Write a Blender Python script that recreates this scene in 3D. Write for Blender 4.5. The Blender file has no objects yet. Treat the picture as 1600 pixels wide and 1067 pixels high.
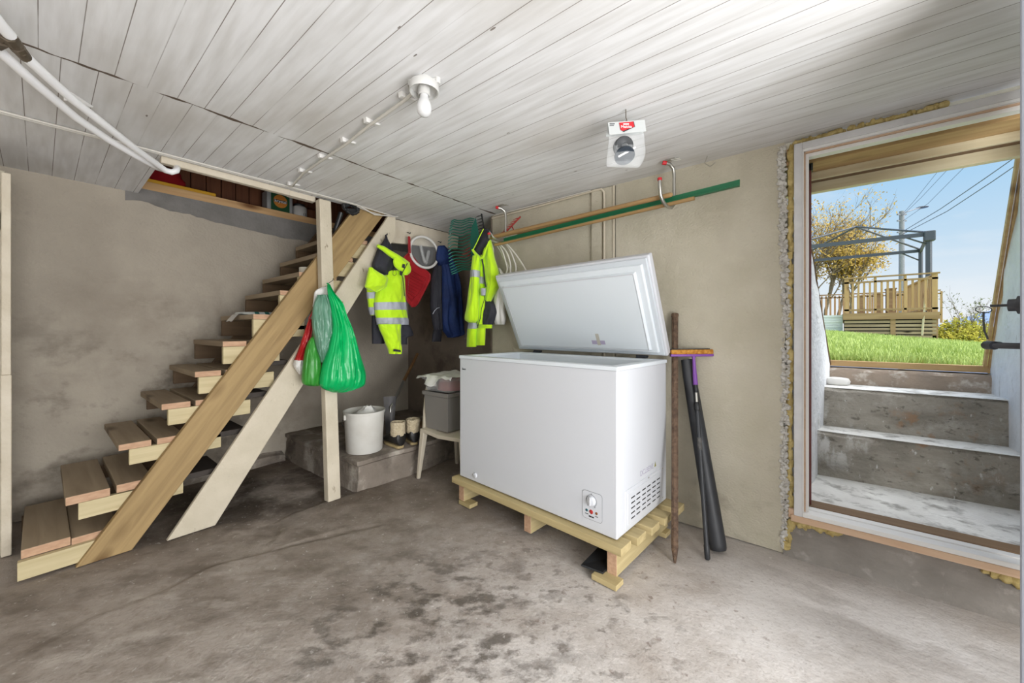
import bpy, math, random
from mathutils import Vector, Matrix, noise
random.seed(7)
R = math.radians
sc = bpy.context.scene
COL = sc.collection

# ------------------------------------------------------------------ camera, light, exposure
cam_d = bpy.data.cameras.new('camera')
cam = bpy.data.objects.new('camera', cam_d); COL.objects.link(cam)
cam.location = (0, 0, 1.25)
cam.rotation_euler = (R(90), 0, math.atan2(0.6246950, 0.7808688))
cam_d.sensor_width = 36
cam_d.lens = 590 / 1600 * 36
cam_d.shift_y = -18.5 / 1600
cam_d.clip_start = 0.05
cam_d.clip_end = 2000
sc.camera = cam

sc.view_settings.view_transform = 'Standard'
sc.view_settings.look = 'None'
sc.view_settings.gamma = 1
sc.view_settings.exposure = 0.0
sc.view_settings.use_curve_mapping = False
sc.cycles.use_denoising = True
sc.cycles.max_bounces = 10
sc.cycles.diffuse_bounces = 6

def lin(h):
    h = h.lstrip('#')
    c = [int(h[i:i+2], 16)/255 for i in (0, 2, 4)]
    return tuple(x/12.92 if x <= .04045 else ((x+.055)/1.055)**2.4 for x in c) + (1,)

world = bpy.data.worlds.new('sky'); sc.world = world
world.use_nodes = True
wn, wl = world.node_tree.nodes, world.node_tree.links
wn.clear()
w_out = wn.new('ShaderNodeOutputWorld'); w_bg = wn.new('ShaderNodeBackground')
w_tc = wn.new('ShaderNodeTexCoord'); w_sep = wn.new('ShaderNodeSeparateXYZ')
w_rmp = wn.new('ShaderNodeValToRGB')
w_rmp.color_ramp.elements[0].position = 0.0; w_rmp.color_ramp.elements[0].color = lin('f3f5f6')
w_rmp.color_ramp.elements[1].position = 0.62; w_rmp.color_ramp.elements[1].color = lin('6fb2ec')
for p_, c_ in ((0.06, 'e6eff6'), (0.17, 'c3def3'), (0.30, 'a3d0f3'), (.42, '92c6f1')):
    e_ = w_rmp.color_ramp.elements.new(p_); e_.color = lin(c_)
w_map = wn.new('ShaderNodeMapping'); w_map.inputs['Scale'].default_value = (2.2, 2.2, 7)
w_noi = wn.new('ShaderNodeTexNoise'); w_noi.inputs['Scale'].default_value = 1.6; w_noi.inputs['Detail'].default_value = 6
w_cr = wn.new('ShaderNodeValToRGB')
w_cr.color_ramp.elements[0].position = 0.5; w_cr.color_ramp.elements[0].color = (0, 0, 0, 1)
w_cr.color_ramp.elements[1].position = 0.72; w_cr.color_ramp.elements[1].color = (.75, .75, .75, 1)
w_mix = wn.new('ShaderNodeMix'); w_mix.data_type = 'RGBA'
w_mix.inputs['B'].default_value = lin('f4f6f8')
wl.new(w_tc.outputs['Generated'], w_sep.inputs[0]); wl.new(w_sep.outputs['Z'], w_rmp.inputs[0])
wl.new(w_tc.outputs['Generated'], w_map.inputs[0]); wl.new(w_map.outputs[0], w_noi.inputs['Vector'])
wl.new(w_noi.outputs['Fac'], w_cr.inputs[0]); wl.new(w_cr.outputs[0], w_mix.inputs['Factor'])
wl.new(w_rmp.outputs[0], w_mix.inputs['A']); wl.new(w_mix.outputs['Result'], w_bg.inputs['Color'])
wl.new(w_bg.outputs[0], w_out.inputs[0])
w_bg.inputs['Strength'].default_value = 1.0

def lamp(name, kind, loc, rot, energy, color=(1, 1, 1), **kw):
    d = bpy.data.lights.new(name, kind); d.energy = energy; d.color = color
    for k, v in kw.items(): setattr(d, k, v)
    o = bpy.data.objects.new(name, d); COL.objects.link(o)
    o.location = loc; o.rotation_euler = rot
    return o
# soft autumn sun, high over the garden
lamp('sun', 'SUN', (3, 8, 9), Vector((0.7, 0.02, 1.0)).to_track_quat('Z', 'Y').to_euler(), 7.6, (1, .97, .93), angle=R(95))
# fill lamps added at two unseen, assumed windows (built below), tilted up towards the ceiling
lamp('fill_lamp_back', 'AREA', (0.1, -2.58, 1.15), (R(142), 0, 0), 30, (1, .985, .96), shape='RECTANGLE', size=2.4, size_y=1.6)
lamp('fill_lamp_side', 'AREA', (1.78, .25, 1.0), (R(107), 0, R(90)), 160, (.98, .99, 1), shape='RECTANGLE', size=2.2, size_y=1.7)

# ------------------------------------------------------------------ materials
def nodes_of(name):
    m = bpy.data.materials.new(name); m.use_nodes = True
    nt = m.node_tree
    return m, nt.nodes, nt.links, nt.nodes['Principled BSDF']

def mat(name, c, rough=.6, c2=None, scale=8, stretch=(1, 1, 1), bump=0, bscale=None, metal=0, spec=.5, detail=5, lo=.35, hi=.65, trans=0, alpha=1, coat=0, sss=0, rot=(0, 0, 0), sheen=0):
    m, N, L, b = nodes_of(name)
    b.inputs['Base Color'].default_value = lin(c)
    b.inputs['Roughness'].default_value = rough
    b.inputs['Metallic'].default_value = metal
    b.inputs['Specular IOR Level'].default_value = spec
    b.inputs['Transmission Weight'].default_value = trans
    b.inputs['Alpha'].default_value = alpha
    b.inputs['Coat Weight'].default_value = coat
    b.inputs['Sheen Weight'].default_value = sheen
    if c2 or bump:
        tc = N.new('ShaderNodeTexCoord'); mp = N.new('ShaderNodeMapping'); mp.vector_type = 'TEXTURE'
        mp.inputs['Scale'].default_value = stretch; mp.inputs['Rotation'].default_value = rot
        L.new(tc.outputs['Object'], mp.inputs[0])
    if c2:
        n = N.new('ShaderNodeTexNoise'); n.inputs['Scale'].default_value = scale; n.inputs['Detail'].default_value = detail
        r = N.new('ShaderNodeValToRGB')
        r.color_ramp.elements[0].position = lo; r.color_ramp.elements[0].color = lin(c)
        r.color_ramp.elements[1].position = hi; r.color_ramp.elements[1].color = lin(c2)
        L.new(mp.outputs[0], n.inputs['Vector']); L.new(n.outputs['Fac'], r.inputs[0]); L.new(r.outputs[0], b.inputs['Base Color'])
    if bump:
        n2 = N.new('ShaderNodeTexNoise'); n2.inputs['Scale'].default_value = bscale or scale; n2.inputs['Detail'].default_value = 4
        bp = N.new('ShaderNodeBump'); bp.inputs['Strength'].default_value = bump; bp.inputs['Distance'].default_value = .02
        L.new(mp.outputs[0], n2.inputs['Vector']); L.new(n2.outputs['Fac'], bp.inputs['Height']); L.new(bp.outputs[0], b.inputs['Normal'])
    return m

def wood(name, c1, c2, cd, axis='x', rough=.65, knots=True, fine=1.0):
    """sawn timber: streaky grain along one axis, a few dark knots"""
    m, N, L, b = nodes_of(name)
    b.inputs['Roughness'].default_value = rough
    b.inputs['Specular IOR Level'].default_value = .3
    tc = N.new('ShaderNodeTexCoord'); mp = N.new('ShaderNodeMapping'); mp.vector_type = 'TEXTURE'
    if axis == 's':
        mp.inputs['Rotation'].default_value = (math.atan(1.45), 0, 0); mp.inputs['Scale'].default_value = (1, 14, 1)
    elif axis == 'f':
        mp.inputs['Rotation'].default_value = (0, 0, R(-4.5)); mp.inputs['Scale'].default_value = (14, 1, 1)
    else:
        mp.inputs['Scale'].default_value = {'x': (14, 1, 1), 'y': (1, 14, 1), 'z': (1, 1, 14)}[axis]
    L.new(tc.outputs['Object'], mp.inputs[0])
    n = N.new('ShaderNodeTexNoise'); n.inputs['Scale'].default_value = 26 * fine; n.inputs['Detail'].default_value = 6; n.inputs['Distortion'].default_value = .6
    r = N.new('ShaderNodeValToRGB')
    r.color_ramp.elements[0].position = .3; r.color_ramp.elements[0].color = lin(c1)
    r.color_ramp.elements[1].position = .7; r.color_ramp.elements[1].color = lin(c2)
    L.new(mp.outputs[0], n.inputs['Vector']); L.new(n.outputs['Fac'], r.inputs[0])
    last = r.outputs[0]
    if knots:
        mp2 = N.new('ShaderNodeMapping'); mp2.vector_type = 'TEXTURE'
        mp2.inputs['Rotation'].default_value = mp.inputs['Rotation'].default_value
        s = [1 if q < 2 else 2.6 for q in mp.inputs['Scale'].default_value]
        mp2.inputs['Scale'].default_value = s
        L.new(tc.outputs['Object'], mp2.inputs[0])
        v = N.new('ShaderNodeTexVoronoi'); v.inputs['Scale'].default_value = 4.6
        rk = N.new('ShaderNodeValToRGB')
        rk.color_ramp.elements[0].position = .05; rk.color_ramp.elements[0].color = (1, 1, 1, 1)
        rk.color_ramp.elements[1].position = .2; rk.color_ramp.elements[1].color = (0, 0, 0, 1)
        mx = N.new('ShaderNodeMix'); mx.data_type = 'RGBA'; mx.inputs['B'].default_value = lin(cd)
        L.new(mp2.outputs[0], v.inputs['Vector']); L.new(v.outputs['Distance'], rk.inputs[0])
        L.new(rk.outputs[0], mx.inputs['Factor']); L.new(last, mx.inputs['A']); last = mx.outputs['Result']
    L.new(last, b.inputs['Base Color'])
    bp = N.new('ShaderNodeBump'); bp.inputs['Strength'].default_value = .15; bp.inputs['Distance'].default_value = .01
    L.new(n.outputs['Fac'], bp.inputs['Height']); L.new(bp.outputs[0], b.inputs['Normal'])
    return m

def layered(name, base, layers, rough=.85, bump=.3, bscale=60, spec=.25):
    """base noise colour plus stain and shade layers; layer = (colour, scale, lo, hi, strength, stretch, rot, centre, radius)"""
    m, N, L, b = nodes_of(name)
    b.inputs['Roughness'].default_value = rough; b.inputs['Specular IOR Level'].default_value = spec
    tc = N.new('ShaderNodeTexCoord')
    n0 = N.new('ShaderNodeTexNoise'); n0.inputs['Scale'].default_value = base[2]; n0.inputs['Detail'].default_value = 8
    L.new(tc.outputs['Object'], n0.inputs['Vector'])
    r0 = N.new('ShaderNodeValToRGB')
    r0.color_ramp.elements[0].position = .32; r0.color_ramp.elements[0].color = lin(base[0])
    r0.color_ramp.elements[1].position = .68; r0.color_ramp.elements[1].color = lin(base[1])
    L.new(n0.outputs['Fac'], r0.inputs[0]); last = r0.outputs[0]
    for k, (c, s, lo, hi, st, stretch, rot, ctr, rad) in enumerate(layers):
        mp = N.new('ShaderNodeMapping'); mp.vector_type = 'TEXTURE'
        mp.inputs['Scale'].default_value = stretch; mp.inputs['Rotation'].default_value = rot; mp.inputs['Location'].default_value = (k*3.7, k*1.3, 0)
        L.new(tc.outputs['Object'], mp.inputs[0])
        n = N.new('ShaderNodeTexNoise'); n.inputs['Scale'].default_value = s; n.inputs['Detail'].default_value = 7; n.inputs['Roughness'].default_value = .62
        L.new(mp.outputs[0], n.inputs['Vector'])
        r = N.new('ShaderNodeValToRGB')
        r.color_ramp.elements[0].position = lo; r.color_ramp.elements[0].color = (0, 0, 0, 1)
        r.color_ramp.elements[1].position = hi; r.color_ramp.elements[1].color = (st, st, st, 1)
        L.new(n.outputs['Fac'], r.inputs[0]); f = r.outputs[0]
        if ctr:
            d = N.new('ShaderNodeVectorMath'); d.operation = 'DISTANCE'; d.inputs[1].default_value = ctr
            L.new(tc.outputs['Object'], d.inputs[0])
            mr = N.new('ShaderNodeMapRange'); mr.inputs['From Min'].default_value = rad*.35; mr.inputs['From Max'].default_value = rad
            mr.inputs['To Min'].default_value = 1; mr.inputs['To Max'].default_value = 0
            L.new(d.outputs['Value'], mr.inputs['Value'])
            ml = N.new('ShaderNodeMath'); ml.operation = 'MULTIPLY'
            L.new(f, ml.inputs[0]); L.new(mr.outputs[0], ml.inputs[1]); f = ml.outputs[0]
        mx = N.new('ShaderNodeMix'); mx.data_type = 'RGBA'; mx.inputs['B'].default_value = lin(c)
        L.new(f, mx.inputs['Factor']); L.new(last, mx.inputs['A']); last = mx.outputs['Result']
    L.new(last, b.inputs['Base Color'])
    n2 = N.new('ShaderNodeTexNoise'); n2.inputs['Scale'].default_value = bscale; n2.inputs['Detail'].default_value = 6
    n3 = N.new('ShaderNodeTexNoise'); n3.inputs['Scale'].default_value = bscale*.13; n3.inputs['Detail'].default_value = 3
    ad = N.new('ShaderNodeMath'); ad.operation = 'MULTIPLY_ADD'; ad.inputs[1].default_value = 2.0
    L.new(tc.outputs['Object'], n2.inputs['Vector']); L.new(tc.outputs['Object'], n3.inputs['Vector'])
    L.new(n3.outputs['Fac'], ad.inputs[0]); L.new(n2.outputs['Fac'], ad.inputs[2])
    bp = N.new('ShaderNodeBump'); bp.inputs['Strength'].default_value = bump; bp.inputs['Distance'].default_value = .012
    L.new(ad.outputs[0], bp.inputs['Height']); L.new(bp.outputs[0], b.inputs['Normal'])
    return m

def thin_plastic(name, c, alpha, rough=.25):
    """see-through film: part transparent, part glossy diffuse"""
    m, N, L, b = nodes_of(name)
    b.inputs['Base Color'].default_value = lin(c); b.inputs['Roughness'].default_value = rough
    t = N.new('ShaderNodeBsdfTransparent'); mx = N.new('ShaderNodeMixShader'); mx.inputs[0].default_value = alpha
    out = N['Material Output']
    L.new(t.outputs[0], mx.inputs[1]); L.new(b.outputs[0], mx.inputs[2]); L.new(mx.outputs[0], out.inputs[0])
    return m

def ceiling_material():
    m, N, L, b = nodes_of('ceiling_boards')
    b.inputs['Roughness'].default_value = .7; b.inputs['Specular IOR Level'].default_value = .25
    tc = N.new('ShaderNodeTexCoord'); sp = N.new('ShaderNodeSeparateXYZ'); L.new(tc.outputs['Object'], sp.inputs[0])
    def M(op, a, b_=None, c_=None):
        n = N.new('ShaderNodeMath'); n.operation = op
        for i, q in enumerate((a, b_, c_)):
            if q is None: continue
            if isinstance(q, (int, float)): n.inputs[i].default_value = q
            else: L.new(q, n.inputs[i])
        return n.outputs[0]
    def noi(scale, stretch, detail=5):
        mp = N.new('ShaderNodeMapping'); mp.vector_type = 'TEXTURE'; mp.inputs['Scale'].default_value = stretch
        L.new(tc.outputs['Object'], mp.inputs[0])
        n = N.new('ShaderNodeTexNoise'); n.inputs['Scale'].default_value = scale; n.inputs['Detail'].default_value = detail
        L.new(mp.outputs[0], n.inputs['Vector']); return n.outputs['Fac']
    left = M('LESS_THAN', sp.outputs['X'], -2.257)
    yy = M('ADD', M('MULTIPLY_ADD', left, .043, sp.outputs['Y']), 10.0)
    fr = M('FRACT', M('DIVIDE', yy, .098))
    edge = M('MINIMUM', fr, M('SUBTRACT', 1.0, fr))
    # groove visible only where the paint has cracked open
    strength = M('MULTIPLY', M('SUBTRACT', noi(3.0, (2.2, .25, 1)), .36), 6)
    strength = M('MINIMUM', M('MAXIMUM', strength, .12), .8)
    groove = M('MULTIPLY', M('LESS_THAN', edge, .014), strength)
    # butt joint across the boards
    dx = M('ABSOLUTE', M('ADD', sp.outputs['X'], M('MULTIPLY_ADD', noi(9, (1, 1, 1), 2), .03, 2.243)))
    gap = M('LESS_THAN', dx, M('MULTIPLY', M('MAXIMUM', M('SUBTRACT', noi(7, (4, 1.2, 1), 3), .38), 0), .045))
    # specks where paint flaked
    vo = N.new('ShaderNodeTexVoronoi'); vo.inputs['Scale'].default_value = 9
    mpv = N.new('ShaderNodeMapping'); mpv.vector_type = 'TEXTURE'; mpv.inputs['Scale'].default_value = (2.6, .8, 1); L.new(tc.outputs['Object'], mpv.inputs[0]); L.new(mpv.outputs[0], vo.inputs['Vector'])
    speck = M('MULTIPLY', M('LESS_THAN', vo.outputs['Distance'], .045), M('GREATER_THAN', noi(5, (1, 1, 1), 2), .52))
    dark = M('MAXIMUM', M('MAXIMUM', groove, gap), M('MULTIPLY', speck, .8))
    grain = N.new('ShaderNodeValToRGB'); grain.color_ramp.elements[0].position = .3; grain.color_ramp.elements[0].color = lin('cfcecd')
    grain.color_ramp.elements[1].position = .62; grain.color_ramp.elements[1].color = lin('e0e0e1')
    L.new(noi(30, (10, 1, 1), 7), grain.inputs[0])
    dirt = N.new('ShaderNodeMix'); dirt.data_type = 'RGBA'; dirt.inputs['B'].default_value = lin('b9b4ad')
    L.new(M('MULTIPLY', M('MAXIMUM', M('SUBTRACT', noi(1.7, (1.5, 1, 1), 6), .47), 0), 2.6), dirt.inputs['Factor']); L.new(grain.outputs[0], dirt.inputs['A'])
    mx = N.new('ShaderNodeMix'); mx.data_type = 'RGBA'; mx.inputs['B'].default_value = lin('5f5247')
    L.new(dark, mx.inputs['Factor']); L.new(dirt.outputs['Result'], mx.inputs['A']); L.new(mx.outputs['Result'], b.inputs['Base Color'])
    h = M('SUBTRACT', M('MULTIPLY', noi(40, (12, 1, 1), 4), .25), M('MULTIPLY', dark, 1.0))
    bp = N.new('ShaderNodeBump'); bp.inputs['Strength'].default_value = .35; bp.inputs['Distance'].default_value = .008
    L.new(h, bp.inputs['Height']); L.new(bp.outputs[0], b.inputs['Normal'])
    return m

M_ceil = ceiling_material()
M_floor = layered('floor_concrete', ('968b81', 'aba198', 2.2), [
    ('d6d1cd', 1.3, .34, .54, .95, (1.3, 1, 1), (0, 0, R(35)), (.8, 1.0, 0), 2.9),  # paler, cleaner right side, with some brightness painted in
    ('cdc7c2', 7, .5, .7, .55, (1.3, 1, 1), (0, 0, R(30)), (.1, 1.0, 0), 3.2),
    ('65584b', 1.2, .36, .60, .9, (1.3, 1, 1), (0, 0, R(-60)), (-3.1, 1.5, 0), 2.2),  # this and the next: dirt towards the stairs, deepened by painted shade
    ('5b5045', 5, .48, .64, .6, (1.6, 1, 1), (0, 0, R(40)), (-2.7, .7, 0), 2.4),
    ('3f362e', 2.4, .40, .56, .9, (1, 1, 1), (0, 0, 0), (-3.3, 1.15, 0), .95),  # shade beneath the stairs put into the floor colour
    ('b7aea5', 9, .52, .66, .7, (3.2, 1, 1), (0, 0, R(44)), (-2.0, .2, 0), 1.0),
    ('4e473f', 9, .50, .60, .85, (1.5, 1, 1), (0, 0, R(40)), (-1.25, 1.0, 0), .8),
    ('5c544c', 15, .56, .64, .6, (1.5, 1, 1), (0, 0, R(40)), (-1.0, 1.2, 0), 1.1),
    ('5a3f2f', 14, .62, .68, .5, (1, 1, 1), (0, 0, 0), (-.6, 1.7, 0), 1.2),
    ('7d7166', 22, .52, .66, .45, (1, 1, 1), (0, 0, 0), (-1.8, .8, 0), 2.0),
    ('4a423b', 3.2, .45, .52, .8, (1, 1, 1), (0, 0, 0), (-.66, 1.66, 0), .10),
    ('b3a9a2', 30, .52, .66, .35, (1, 1, 1), (0, 0, 0), (.6, 1.2, 0), 2.2),
    ('857b72', 3.0, .5, .62, .6, (3, 1, 1), (0, 0, 0), (.3, 2.45, 0), .7),
    ('6f645a', 90, .56, .70, .35, (1, 1, 1), (0, 0, 0), None, 1),
    ('dcd7d2', 40, .62, .72, .5, (1, 1, 1), (0, 0, 0), None, 1)], bump=.25, bscale=80)
M_wall_r = layered('plaster_right_wall', ('b4ad9a', 'c0b9a8', 3), [
    ('a69d8d', 2.2, .55, .75, .5, (1, 1, 2), (0, 0, 0), None, 1),
    ('8d8374', 5, .55, .7, .6, (1.4, 1, 1), (0, 0, 0), (-.3, 2.6, 0), .7),
    ('c6bfae', 7, .56, .72, .5, (1, 1, 1), (0, 0, 0), None, 1)], bump=.5, bscale=85)
M_wall_l = layered('plaster_left_wall', ('a1988b', 'b0a799', 2.2), [
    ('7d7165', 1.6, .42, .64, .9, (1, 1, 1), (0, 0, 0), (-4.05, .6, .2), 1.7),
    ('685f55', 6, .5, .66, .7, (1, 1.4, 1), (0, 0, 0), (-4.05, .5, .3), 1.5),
    ('b4aa9b', 5, .56, .72, .5, (1, 1.6, 1), (0, 0, 0), None, 1)], bump=.5, bscale=55)
M_alcove = layered('plaster_alcove_shaded', ('786d62', '897d71', 3), [('5a5048', 3, .5, .68, .8, (1, 1, 1), (0, 0, 0), None, 1), ('9a8d7d', 4, .6, .72, .4, (1, 1, 1.6), (0, 0, 0), None, 1)], bump=.5, bscale=50)  # right wall's plaster, recess shade and some grime darkened into its colour
M_conc_dark = layered('concrete_dark', ('7a7066', '8c8277', 5), [('b0a89d', 5, .52, .64, .85, (1, 1, 1), (0, 0, 0), None, 1), ('4c453f', 4, .52, .68, .7, (1, 1, 1), (0, 0, 0), None, 1)], bump=.7, bscale=35)
M_conc_grey = layered('concrete_grey', ('75726e', '868380', 5), [('5f5c58', 4, .5, .7, .5, (1, 1, 1), (0, 0, 0), None, 1)], bump=.5, bscale=40)
M_step = layered('concrete_step', ('8f8a80', 'a39d92', 3), [('6f6a60', 4, .48, .62, .75, (2.5, 1, 1), (0, 0, 0), None, 1), ('b9b4ac', 7, .56, .68, .6, (1, 1, 1), (0, 0, 0), None, 1), ('59544c', 28, .58, .66, .75, (1.5, 1, 1), (0, 0, 0), None, 1), ('cdcbc7', 34, .64, .70, .8, (1, 1, 2.5), (0, 0, 0), None, 1), ('d2d1ce', 9, .50, .58, .85, (1, 1, 2), (0, 0, 0), (.08, 3.4, .55), .28), ('d2d1ce', 9, .52, .6, .8, (1, 1, 2), (0, 0, 0), (.88, 3.4, .6), .25), ('9a6a3c', 8, .56, .66, .6, (1, 1, 1), (0, 0, 0), (.6, 3.5, .55), .35)], bump=1.0, bscale=50)
M_tread_paint = layered('worn_white_paint', ('cfcdc9', 'e0dfdb', 8), [('85827c', 9, .52, .66, .8, (1, 1, 1), (0, 0, 0), None, 1)], bump=.7, bscale=45)
M_whitewash = layered('whitewash', ('d3d5d8', 'e2e3e5', 6), [('b4b4b3', 5, .56, .72, .6, (1, 1, 2.5), (0, 0, 0), None, 1), ('86806f', 14, .62, .7, .5, (1, 1, 3), (0, 0, 0), None, 1)], bump=1.0, bscale=30)
M_mortar = mat('broken_mortar', '#b5b0a8', .95, '#d6d3cd', 40, bump=.8, bscale=60)
M_foam = mat('insulation_foam', '#a8935a', .9, '#c9b67e', 22, bump=.6, bscale=40)
M_plinth = layered('plinth_concrete', ('7b756e', '8f8982', 4), [('635c55', 4, .5, .7, .6, (2, 1, 1), (0, 0, 0), None, 1), ('b0a9a2', 10, .58, .7, .5, (1, 1, 1), (0, 0, 0), None, 1)], bump=.6, bscale=40)
M_white = mat('white_paint', '#d8d6d3', .45)
M_frame = mat('door_frame_grey_white', '#c9c8c9', .5, '#d6d5d5', 12)
M_frame2 = mat('door_frame_bright', '#e6e5e3', .4)
M_rawwood = wood('raw_pine', 'c2a083', 'd3b69b', '9a7450', 'x', knots=False)
M_oldwhite = mat('old_cream_paint', '#c3b8a4', .6, '#cfc5b3', 7, bump=.25, bscale=50)
M_postpaint = layered('flaking_cream_paint', ('bfb5a1', 'ccc2af', 6), [('7a6a55', 22, .66, .72, .8, (1, 1, 2.5), (0, 0, 0), None, 1)], rough=.6, bump=.3, bscale=60)
M_new_s = wood('new_stringer_timber', '8d7550', 'a88e63', '5f4526', 's')
M_new_y = wood('new_timber_along', 'b3a47e', 'c9bb96', '8a6b44', 'y')
M_tread = wood('tread_timber', '877661', '9e8d75', '5f4e3b', 'x', fine=.8)
M_endgrain = mat('end_grain', '#ae8a6e', .8, '#c09d80', 60, stretch=(1, 3, 1))
M_pal = wood('pallet_timber', 'a5946a', 'bba97e', '7d6238', 'f')
M_pal_y = wood('pallet_timber_bearer', 'a5946a', 'bfae84', '7d6238', 'y')
M_darkwood = wood('dark_old_timber', '54422f', '6a553f', '38291b', 'y', knots=False)
M_oldtread = mat('dark_old_tread', '#2b2521', .7, '#3b332d', 12)
M_redboard = wood('stained_boards', '5b3623', '73482f', '3a2216', 'z', knots=False)
M_ledgewood = wood('sill_plate_pine', 'b08a5f', 'c7a376', '6f4a2a', 'y')
M_soffit = wood('soffit_pine', 'ab8a5c', 'c3a577', '6f4f2d', 'x')
M_soffit_w = wood('soffit_pale', 'c4b693', 'd9cfb3', '8a7550', 'x')
M_soffit_d = wood('soffit_dark', '6c543c', '7d654b', '453423', 'x', knots=False)
M_redpaint = mat('dark_red_paint', '#6b2620', .4)
M_freezer = mat('freezer_white_enamel', '#c6c8cd', .32, spec=.5)
M_freezer_in = mat('freezer_liner', '#d3d9de', .38)
M_gasket = mat('freezer_gasket', '#c3c9cf', .5)
M_grey_line = mat('grey_print', '#77797d', .5)
M_ink = mat('dark_ink', '#25272a', .5)
M_steel = mat('steel', '#b9b7b0', .35, metal=.9)
M_black = mat('black_plastic', '#1d1e20', .42)
M_blackmetal = mat('black_hardware', '#34363c', .45)
M_blow = mat('black_tube_plastic', '#26272a', .48, '#303236', 6)
M_rust = mat('rusty_iron', '#4d3b2f', .85, '#6d5745', 40, bump=.6, bscale=80)
M_purple = mat('purple_plastic', '#7d4a9f', .4)
M_sponge = mat('sponge_net', '#a8691f', .9, '#d39a44', 55, bump=.6, bscale=90)
M_yel = mat('hi_vis_yellow', '#b4e000', .75, '#c3ee0a', 5, bump=.25, bscale=22, sheen=.3)
M_refl = mat('reflective_tape', '#9a9da8', .45, '#a9acb6', 12)
M_navy = mat('navy_black_fabric', '#23232b', .8, '#2c2c35', 7, bump=.3, bscale=25)
M_blue = mat('blue_jacket_fabric', '#142a5a', .75, '#1c3874', 6, bump=.4, bscale=22)
M_red = mat('red_plastic', '#8c1c22', .35, '#a3262c', 8)
M_redbag = thin_plastic('red_bag', 'b02025', .92, .3)
M_gbag = mat('green_bag', '#00a257', .3, '#07b565', 5, bump=.35, bscale=14)
M_gbag2 = mat('dark_green_bag', '#2d7f2b', .4, '#3c9338', 6, bump=.25, bscale=12)
M_olive = mat('grey_green_bag', '#55806a', .35, '#6b9480', 6, bump=.4, bscale=16)
M_wbag = thin_plastic('white_film_bag', 'e3e1dd', .85, .35)
M_clear = thin_plastic('clear_film', 'e6eaec', .17, .12)
M_clear2 = thin_plastic('clear_tub_plastic', 'd5d6d5', .22, .2)
M_bucket = mat('bucket_white_plastic', '#c9c6bf', .45, '#d3d1cb', 8)
M_bootblk = mat('boot_rubber', '#1f1d1c', .4)
M_fleece = mat('boot_fleece', '#b7a88c', .95, '#c9bb9f', 30, bump=.8, bscale=60)
M_solecol = mat('boot_sole', '#a8946a', .8)
M_shovel = mat('shovel_blade', '#5b5a5c', .5, '#6d6a6a', 9, metal=.4)
M_handle_w = wood('tool_handle_wood', '8a6d45', 'a2835a', '5e4527', 'x', knots=False)
M_handle_z = wood('shovel_handle_wood', '6e5136', '83643f', '4a3522', 'z', knots=False)
M_chair = mat('chair_white_plastic', '#c2b8a6', .5)
M_crate = mat('grey_crate_plastic', '#7d7975', .4)
M_greenpl = mat('green_painted_bar', '#12633f', .4)
M_rakegreen = mat('rake_green_plastic', '#0f5f51', .4)
M_rakered = mat('rake_red_metal', '#a33b35', .5)
M_coil = mat('white_cable', '#cfcbc3', .5)
M_pipe = mat('white_pipe', '#f3f3f5', .3)
M_brass = mat('weathered_brass', '#5c5245', .5, '#74685a', 20, metal=.5)
M_cable = mat('cream_cable', '#c6c2ba', .55)
M_porc = mat('porcelain', '#c3c2bf', .35)
M_bulb = mat('opal_bulb_glass', '#d2d2d2', .2, trans=.1)
M_card = mat('grey_card', '#b9bcbb', .6)
M_redlabel = mat('red_label', '#c2202a', .5)
M_whiteink = mat('white_ink', '#f0efee', .6)
M_spool = mat('spool_grey_plastic', '#2e3032', .5)
M_spoold = mat('spool_blue_grey', '#26303a', .5)
M_yellowlevel = mat('yellow_level', '#c4921c', .45)
M_oil_g = mat('oil_can_green', '#1f4a2d', .4)
M_oil_s = mat('oil_can_silver', '#a6a7a6', .4, metal=.3)
M_orange = mat('oil_label_orange', '#c07a2e', .5)
M_canwhite = mat('paint_can_white', '#bdbab6', .45)
M_rope = mat('paper_white', '#cfd4d0', .6, '#dfe3df', 12)
M_papergreen = mat('paper_green_print', '#2f6b63', .6)
M_tape = mat('cream_roll', '#d3cdbd', .6)
M_decktimber = wood('deck_timber', '8a6f50', 'a88c69', '5e4630', 'x', fine=.5)
M_deckrail = wood('rail_timber', 'a5835a', 'bf9f75', '7c5f3d', 'z', fine=.5)
M_deckdark = wood('deck_skirt_timber', '8f7d66', 'b09d83', '433729', 'x', fine=.4)
M_gaz = mat('gazebo_grey_steel', '#4b505a', .45)
M_polewood = mat('utility_pole_wood', '#84868a', .8, '#96979a', 12)
M_wire = mat('wire_dark', '#3f4854', .6)
M_turf = layered('lawn', ('97a659', 'adb96e', 3), [('b3bb78', 2.2, .52, .68, .7, (1, 1, 1), (0, 0, 0), None, 1), ('a8a05c', 6, .6, .72, .4, (1, 1, 1), (0, 0, 0), None, 1)], bump=.6, bscale=60)
M_blade = mat('grass_blades', '#98ab55', .7, '#bac87b', 3)
M_bark = mat('bark', '#6a5c50', .9, '#857668', 14)
M_leaf_y = mat('autumn_leaves', '#a8872f', .8, '#c4a452', 3)
M_leaf_b = mat('bush_leaves', '#9a9a2f', .8, '#c7bb45', 4)
M_leaf_d = mat('bush_dark_leaves', '#4d5733', .8, '#6a7040', 4)
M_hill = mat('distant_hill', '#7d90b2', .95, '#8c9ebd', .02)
M_corr = mat('white_corrugated', '#e8eaf0', .5)
M_leafedge = mat('door_leaf_grey', '#8f929c', .45)
M_glass = mat('window_glass', '#ffffff', .02, trans=1)
M_curb_o = layered('orange_stained_curb', ('8f8275', 'a08f7f', 8), [('c9c0b5', 12, .54, .66, .8, (1, 1, 1), (0, 0, 0), None, 1)], bump=.6, bscale=40)

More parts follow.
